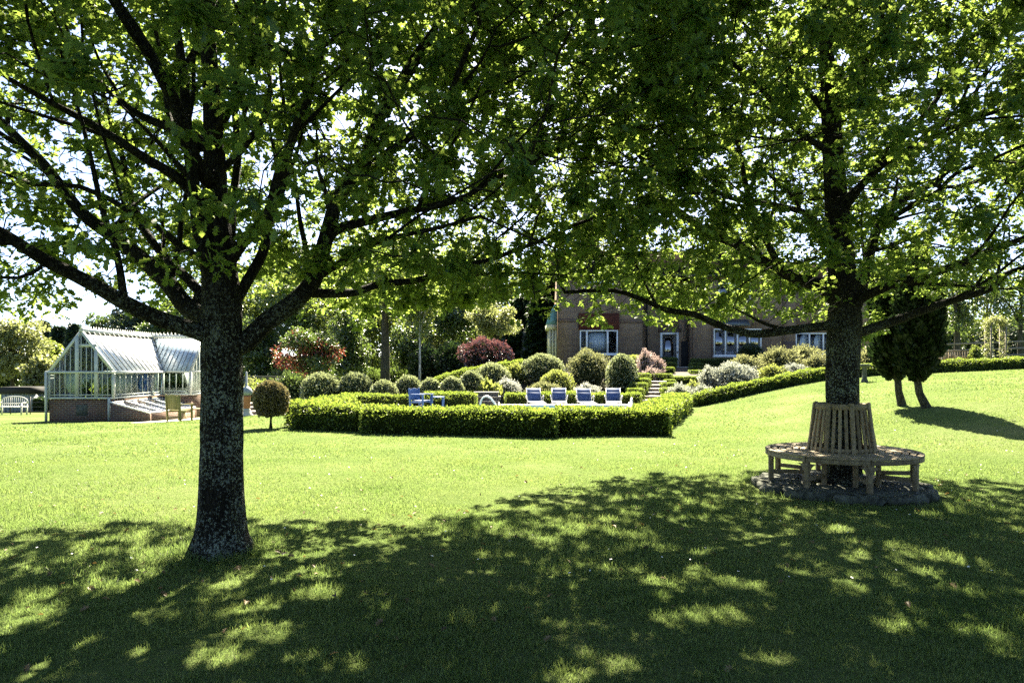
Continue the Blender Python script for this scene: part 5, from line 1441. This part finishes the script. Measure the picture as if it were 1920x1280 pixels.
seat = empty('tree_bench', (br.x - .03, br.y, zp + .125), 'round slatted weathered wooden seat built around the oak trunk', 'bench')
ZSEAT = .385
def ring(g, r0, r1, z0, z1, a0=0.0, a1=2 * PI, k=12):
    a = np.linspace(a0, a1, k + 1); V = []
    for r, z in ((r0, z0), (r1, z0), (r1, z1), (r0, z1)):
        V.append(np.stack([r * np.cos(a), r * np.sin(a), np.full(k + 1, z)], -1))
    V = np.vstack(V); n = k + 1; i = np.arange(k)
    fs = [np.stack([i + q * n, i + 1 + q * n, i + 1 + ((q + 1) % 4) * n, i + ((q + 1) % 4) * n], -1) for q in range(4)]
    g.add(V, [np.vstack(fs), np.array([[0, n, 2 * n, 3 * n]]), np.array([[3 * n + k, 2 * n + k, n + k, k]])])
seat.scale = (.93, .93, .97)
NS = 8; A0 = math.radians(-116 - 25)
g = Geo()
for s in range(NS):
    a0 = A0 + s * 2 * PI / NS + .006; a1 = a0 + 2 * PI / NS - .012
    for r in np.arange(.47, 1.0, .095):
        ring(g, r, r + .07, ZSEAT, ZSEAT + .028 + R.uniform(-.001, .001), a0, a1, 10)
g.build('seat', M['teak'], seat, bevel=.004)
g = Geo()
for s in range(NS):
    a0 = A0 + s * 2 * PI / NS + .01
    ring(g, .985, 1.012, ZSEAT - .055, ZSEAT - .004, a0, a0 + 2 * PI / NS - .02, 10); ring(g, .46, .49, ZSEAT - .075, ZSEAT - .004, a0, a0 + 2 * PI / NS - .02, 8)
g.build('apron', M['teak'], seat, bevel=.004)
for s in range(NS):
    a = A0 + s * 2 * PI / NS; c_, s_ = math.cos(a), math.sin(a); t = np.array([-s_, c_, 0])
    g = Geo().bar((.965 * c_, .965 * s_, -.02), (.965 * c_, .965 * s_, ZSEAT - .004), .062, .062, (c_, s_, 0))
    for sg in (-1, 1):    # curved brackets at the top of the leg
        pts = []
        for q in range(7):
            f_ = q / 6 * PI / 2
            pts.append(np.array([.965 * c_, .965 * s_, ZSEAT - .08 - .15 * (1 - math.sin(f_))]) + t * sg * (.03 + .11 * (1 - math.cos(f_))))
        pts.append(np.array([.965 * c_, .965 * s_, ZSEAT - .08]) + t * sg * .03)
        o_ = np.array([c_, s_, 0]) * .034
        g.prism([p - o_ / 2 for p in (pts if sg > 0 else pts[::-1])], o_)
    g.build('leg', M['teak'], seat, bevel=.004)
    Geo().bar((.50 * c_, .50 * s_, -.02), (.50 * c_, .50 * s_, ZSEAT - .004), .055, .055, (c_, s_, 0)).build('leg', M['teak'], seat, bevel=.004)
    Geo().bar((.52 * c_, .52 * s_, .11), (.935 * c_, .935 * s_, .11), .03, .055).build('stretcher', M['teak'], seat, bevel=.003)
    Geo().bar((.50 * c_, .50 * s_, ZSEAT - .03), (.94 * c_, .94 * s_, ZSEAT - .03), .05, .05).build('seat_bearer', M['teak'], seat, bevel=.003)
RB, RT, ZB, ZT2 = .45, .355, ZSEAT + .02, ZSEAT + .66
g = Geo()
for q in range(32):
    a = A0 + q * 2 * PI / 32; c_, s_ = math.cos(a), math.sin(a); wide = q % 4 == 0
    g.bar((RB * c_, RB * s_, ZB), ((RT + (.012 if wide else 0)) * c_, (RT + (.012 if wide else 0)) * s_, ZT2 + (.012 if wide else -.07)), .056 if wide else .042, .03 if wide else .016, (c_, s_, 0))
g.build('backrest', M['teak'], seat, bevel=.003)
for r_, z_, w_, h_ in ((RT - .003, ZT2 - .075, .034, .075), (RB - .022, ZB + .01, .027, .05)):
    g = Geo(); ring(g, r_ - w_ / 2, r_ + w_ / 2, z_, z_ + h_, A0, A0 + 2 * PI, 40)
    g.build('back_rail', M['teak'], seat)

# ------------------------------------------------------------------ pool furniture
def lounger(x, y, rz):
    root = empty('sun_lounger', (x, y, .02), '', 'sun lounger', 'blue sun loungers in a row behind the pool', rz)
    f = Geo(); w = .26
    for s in (-1, 1):
        f.tube([(s * w, -1.25, .34), (s * w, -.1, .36), (s * w, .05, .36)], .013, 8)
        f.tube([(s * w, .0, .36), (s * w, .34, .83)], .011, 8)
    f.tube([(-w, -1.25, .34), (w, -1.25, .34)], .012, 8); f.tube([(-w, .34, .825), (w, .34, .825)], .009, 8)
    f.build('frame', M['frame_white'], root, smooth=True)
    for s in (-1, 1):
        Geo().tube([(s * w, -1.05, .34), (s * (w + .03), -1.12, 0)], .012, 8).build('leg', M['frame_white'], root, smooth=True)
        Geo().tube([(s * w, .0, .36), (s * (w + .03), .10, 0)], .012, 8).build('leg', M['frame_white'], root, smooth=True)
        Geo().tube([(s * (w + .01), -.28, .36), (s * (w + .05), -.26, .5), (s * (w + .06), -.16, .57), (s * (w + .06), .0, .56), (s * (w + .04), .12, .5), (s * (w + .01), .14, .42)], .013, 8).build('armrest', M['frame_white'], root, smooth=True)
    Geo().bx(-w + .015, w - .015, -1.23, -.02, .352, .358).build('seat', M['blue_sling'], root)
    g = Geo(); g.bar((0, .015, .385), (0, .332, .81), .50, .008, (0, -.8, .6)); bk = g.build('backrest', M['blue_sling'], root)
    Geo().bar((0, .24, .68), (0, .328, .80), .51, .03, (0, -.8, .6)).build('headrest', M['blue_cloth'] if False else M['blue_sling'], bk)
    return root
lp = lounger(0, 0, 0)
for k, (px, d, rz) in enumerate(((1002, 25.4, .10), (1048, 25.7, -.05), (1096, 25.2, .04), (1150, 25.5, -.12))):
    o = lp if k == 0 else copy_tree(lp)
    o.location = (hx(px, d), d, .02); o.rotation_euler.z = rz
    o['label'] = ['leftmost blue sun lounger, nearest to the pool ladder', 'second blue sun lounger from the pool ladder', 'third blue sun lounger, standing before the white-flowering shrub', 'rightmost blue sun lounger, nearest to the stone steps'][k]
# pool cover roller
rl = empty('pool_cover_roller', (1.75, 23.6, .02), 'long white pool cover roller lying in front of the loungers', 'pool cover roller')
Geo().tube([(-2.15, 0, .25), (2.25, 0, .25)], .09, 14).build('roller_tube', M['white'], rl, smooth=True)
for x in (-2.2, 2.3):
    Geo().bar((x, -.25, .0), (x, 0, .38), .05, .05, (1, 0, 0)).bar((x, .25, .0), (x, 0, .38), .05, .05, (1, 0, 0)).bar((x, -.2, .08), (x, .2, .08), .04, .04).build('end_stand', M['white'], rl)
w_ = Geo(); 
for q in range(10):
    a = q * 2 * PI / 10
    w_.tube([(2.38, 0, .34), (2.38, .22 * math.cos(a), .34 + .22 * math.sin(a))], .012, 5)
w_.tube([(2.38, .22 * math.cos(t), .34 + .22 * math.sin(t)) for t in np.linspace(0, 2 * PI, 25)], .016, 6)
w_.build('hand_wheel', M['white'], rl)
def ladder(label, px, d, zt, sc=1.0, mirror=1):
    x = hx(px, d); root = empty('pool_ladder', (x, d, .02), label, 'pool ladder')
    for q in (0, .42):
        pts = [(-.35 * mirror, q, 0), (-.35 * mirror, q, zt * .6), (-.28 * mirror, q, zt * .9), (-.15 * mirror, q, zt), (-.02 * mirror, q, zt * .92), (.12 * mirror, q, zt * .65), (.42 * mirror, q, .02)]
        p = [s_[:3] for s_ in smooth_path([(Vector(v), .02) for v in pts], .06)]
        Geo().tube(p, .024, 10).build('handrail', M['white'], root, smooth=True)
    Geo().bx(-.02 + .15 * mirror, .10 + .15 * mirror, .0, .42, .27, .30).build('rung', M['white'], root)
ladder('white tubular pool ladder at the left end of the cover roller', 920, 22.3, .66)
ladder('small white pool handrails in front of the third lounger', 1118, 18.4, .46, mirror=-1)
# blue armchair and little blue table by the pool
b = (hx(790, 24.6), 24.6, .02)
armchair('blue_armchair', 'blue painted slatted garden armchair behind the long front hedge', b, math.radians(-118), M['blue_paint'], .56, .86, 6)
root = empty('side_table', (hx(820, 24.8), 24.8, .02), 'small blue slatted table beside the blue armchair', 'table')
g = Geo()
for q in range(5):
    g.bx(-.24, .24, -.24 + q * .1, -.24 + q * .1 + .085, .52, .55)
g.build('table_top', M['blue_paint'], root)
for a in (-.21, .21):
    for c in (-.2, .2):
        Geo().box((a, c, .26), (.05, .05, .52)).build('leg', M['blue_paint'], root)
# dark slate block steps behind the ladder
root = empty('slate_seat_wall', (hx(908, 26.6), 26.6, 0), 'low dark slate wall with pale ledges behind the pool ladder', 'wall')
for q in range(4):
    Geo().bx(-.55 + .05 * q, .62 - .07 * (q % 2), -.3 + .1 * q, .3, .17 * q, .17 * q + .14).build('slate_course', M['slate'], root, bevel=.01)
    Geo().bx(-.57 + .05 * q, .64 - .07 * (q % 2), -.32 + .1 * q, .3, .17 * q + .143, .17 * q + .166).build('ledge', M['paving'], root)

# ------------------------------------------------------------------ far left: shed, white bench, park rails
b = gp(28, 46); z0 = 1.6 - (768 - 690) * 46 / 1280
root = empty('garden_shed', (b.x, b.y, b.z), 'low grey panelled shed at the far left below dark trees', 'shed')
sh = Geo(); hw = 25 * 46 / 1280; 
zt_ = 1.6 - (738 - 690) * 46 / 1280 - b.z
sh.bx(-hw, hw, 0, 1.6, -.2, zt_)
sh.build('wall', M['shed'], root)
g = Geo()
for q in np.linspace(-hw, hw, 8):
    g.bx(q - .02, q + .02, -.03, -.002, -.1, zt_)
g.build('batten', M['shed'], root)
Geo().bx(-hw - .15, hw + .15, -.2, 1.8, zt_ + .003, zt_ + .45).build('roof', M['dark'], root)
b = hit(24, 776)
print('white bench at', b)
d = 37.0; b = gp(22, d)
root = empty('white_bench', b, 'white ornate garden bench with arched back at the far left', 'bench')
hw = .72
Geo().bx(-hw, hw, -.25, .25, .42, .46).build('seat', M['bench_white'], root)
g = Geo()
arch = [(hw * math.sin(t), .2, .62 + .38 * max(0, math.cos(t)) ** .6) for t in np.linspace(-PI / 2, PI / 2, 17)]
g.tube(arch, .03, 8)
for x in np.linspace(-hw * .9, hw * .9, 13):
    g.tube([(x, .2, .46), (x, .2, .62 + .38 * math.sqrt(max(0, 1 - (x / hw) ** 2)) ** .6)], .013, 5)
g.tube([(-hw, .2, .62), (hw, .2, .62)], .02, 6)
g.build('backrest', M['bench_white'], root)
for a in (-hw + .04, hw - .04):
    for c in (-.22, .2):
        Geo().box((a, c, .31 if c > 0 else .33), (.06, .06, .62 if c > 0 else .66)).build('leg', M['bench_white'], root)
    Geo().bx(a - .03, a + .03, -.26, .22, .661, .70).build('armrest', M['bench_white'], root)
def rail_fence(label, pts, h, rails, pm, post=.05, gap=2.2, cat='fence', name='rail_fence', rw=.03, rh=.05):
    root = empty(name, pts[0], label, cat); O = root.location
    L_ = 0
    for a, b in zip(pts[:-1], pts[1:]):
        a = Vector(a); b = Vector(b); n = max(1, round((b - a).length / gap))
        for k in range(n + 1):
            p = a.lerp(b, k / n); z = Hf(p.x, p.y)
            if k < n or b == Vector(pts[-1]):
                Geo().bx(p.x - post / 2, p.x + post / 2, p.y - post / 2, p.y + post / 2, z - .2, z + h).build('post', pm, root, O)
        for q in range(rails):
            g = Geo(); zz = h * (q + .75) / rails
            for k in range(n):
                p = a.lerp(b, k / n); e = a.lerp(b, (k + 1) / n)
                g.bar((p.x, p.y - post / 2 - rw / 2 - .002, Hf(p.x, p.y) + zz), (e.x, e.y - post / 2 - rw / 2 - .002, Hf(e.x, e.y) + zz), rw, rh)
            g.build('rail', pm, root, O)
    return root
p0, p1 = gp(-60, 40), gp(94, 39)
rail_fence('thin dark metal park railing across the far left lawn', [p0, gp(20, 39.6), p1], 1.0, 4, M['black'], .04, 1.6, rw=.015, rh=.02)

# ------------------------------------------------------------------ right: rail fence, arch, seats
rail_fence('weathered wooden post and rail fence below the woodland on the right', [gp(1625, 36.5), gp(1760, 36), gp(1860, 35.5), gp(2010, 35)], 1.35, 4, M['fencewood'], .11, 2.3, rw=.04, rh=.09)
b = gp(1867, 33.5)
root = empty('garden_arch', b, 'slim garden arch overgrown with pale climber before the rail fence', 'arch')
ah = 1.6 - (600 - 690) * 33.5 / 1280 - b.z; aw = .36
for s in (-1, 1):
    for y in (-.2, .2):
        Geo().bx(s * aw - .03, s * aw + .03, y - .03, y + .03, -.1, ah - .3).build('post', M['fencewood'], root)
g = Geo()
for y in (-.2, .2):
    g.tube([(aw * math.cos(t), y, ah - .3 + .3 * math.sin(t)) for t in np.linspace(0, PI, 13)], .025, 6)
for t in np.linspace(0, PI, 7):
    g.tube([(aw * math.cos(t), -.2, ah - .3 + .3 * math.sin(t)), (aw * math.cos(t), .2, ah - .3 + .3 * math.sin(t))], .015, 5)
for s in (-1, 1):
    for z in np.arange(.3, ah - .3, .3):
        g.bx(s * aw - .012, s * aw + .012, -.2, .2, z, z + .025)
g.build('lattice', M['fencewood'], root)
n = 2600; t = R.uniform(-.9, PI + .9, n); zc = np.where((t >= 0) & (t <= PI), ah - .3 + .32 * np.sin(t), ah - .3 - np.where(t < 0, -t, t - PI) * 1.9)
p = np.stack([np.where(t < 0, aw, np.where(t > PI, -aw, aw * np.cos(t))) * 1.05, R.uniform(-.24, .24, n), zc], -1) + R.normal(0, .09, (n, 3))
Geo().leaves(p, rdir(n), rdir(n), .07 * R.uniform(.6, 1.4, n), DIA_V, DIA_F).build('climber', M['leaf_pale'], root)
def seat_bench(label, px, d, rz, w=1.3):
    b = gp(px, d)
    root = empty('wooden_bench', b, label, 'bench', None, rz); m = M['teak']
    g = Geo()
    for q in range(4): g.bx(-w / 2, w / 2, -.2 + q * .11, -.2 + q * .11 + .09, .42, .45)
    g.build('seat', m, root)
    g = Geo()
    for q in np.linspace(-w / 2 + .08, w / 2 - .08, 11): g.bx(q - .025, q + .025, .24, .26, .46, .86)
    g.bx(-w / 2, w / 2, .23, .27, .862, .94); g.build('backrest', m, root)
    for a in (-w / 2 + .03, w / 2 - .03):
        Geo().box((a, -.2, .32), (.06, .06, .64)).build('leg', m, root); Geo().box((a, .26, .46), (.06, .055, .92)).build('leg', m, root)
        Geo().bx(a - .03, a + .03, -.24, .23, .641, .68).build('armrest', m, root)
seat_bench('brown wooden slatted bench on the terrace beyond the slope hedge, left one', 1776, 32.5, .3, 1.2)
seat_bench('pale wooden slatted bench right of the brown one beyond the slope hedge', 1808, 33.2, -.35, 1.2)
b = hit(1621, 716)
o = Geo().lathe([(.13, -.1), (.12, .05), (.085, .12), (.075, .48), (.11, .54), (.2, .58), (.21, .64), (.17, .65), (.05, .61)], (0, 0, 0), 18).build('bird_bath', M['stone'], None, b, smooth=True)
o.data.transform(__import__('mathutils').Matrix.Translation(b)); tag(o, 'slim grey stone bird bath beside the trunk of the right oak', 'bird bath')
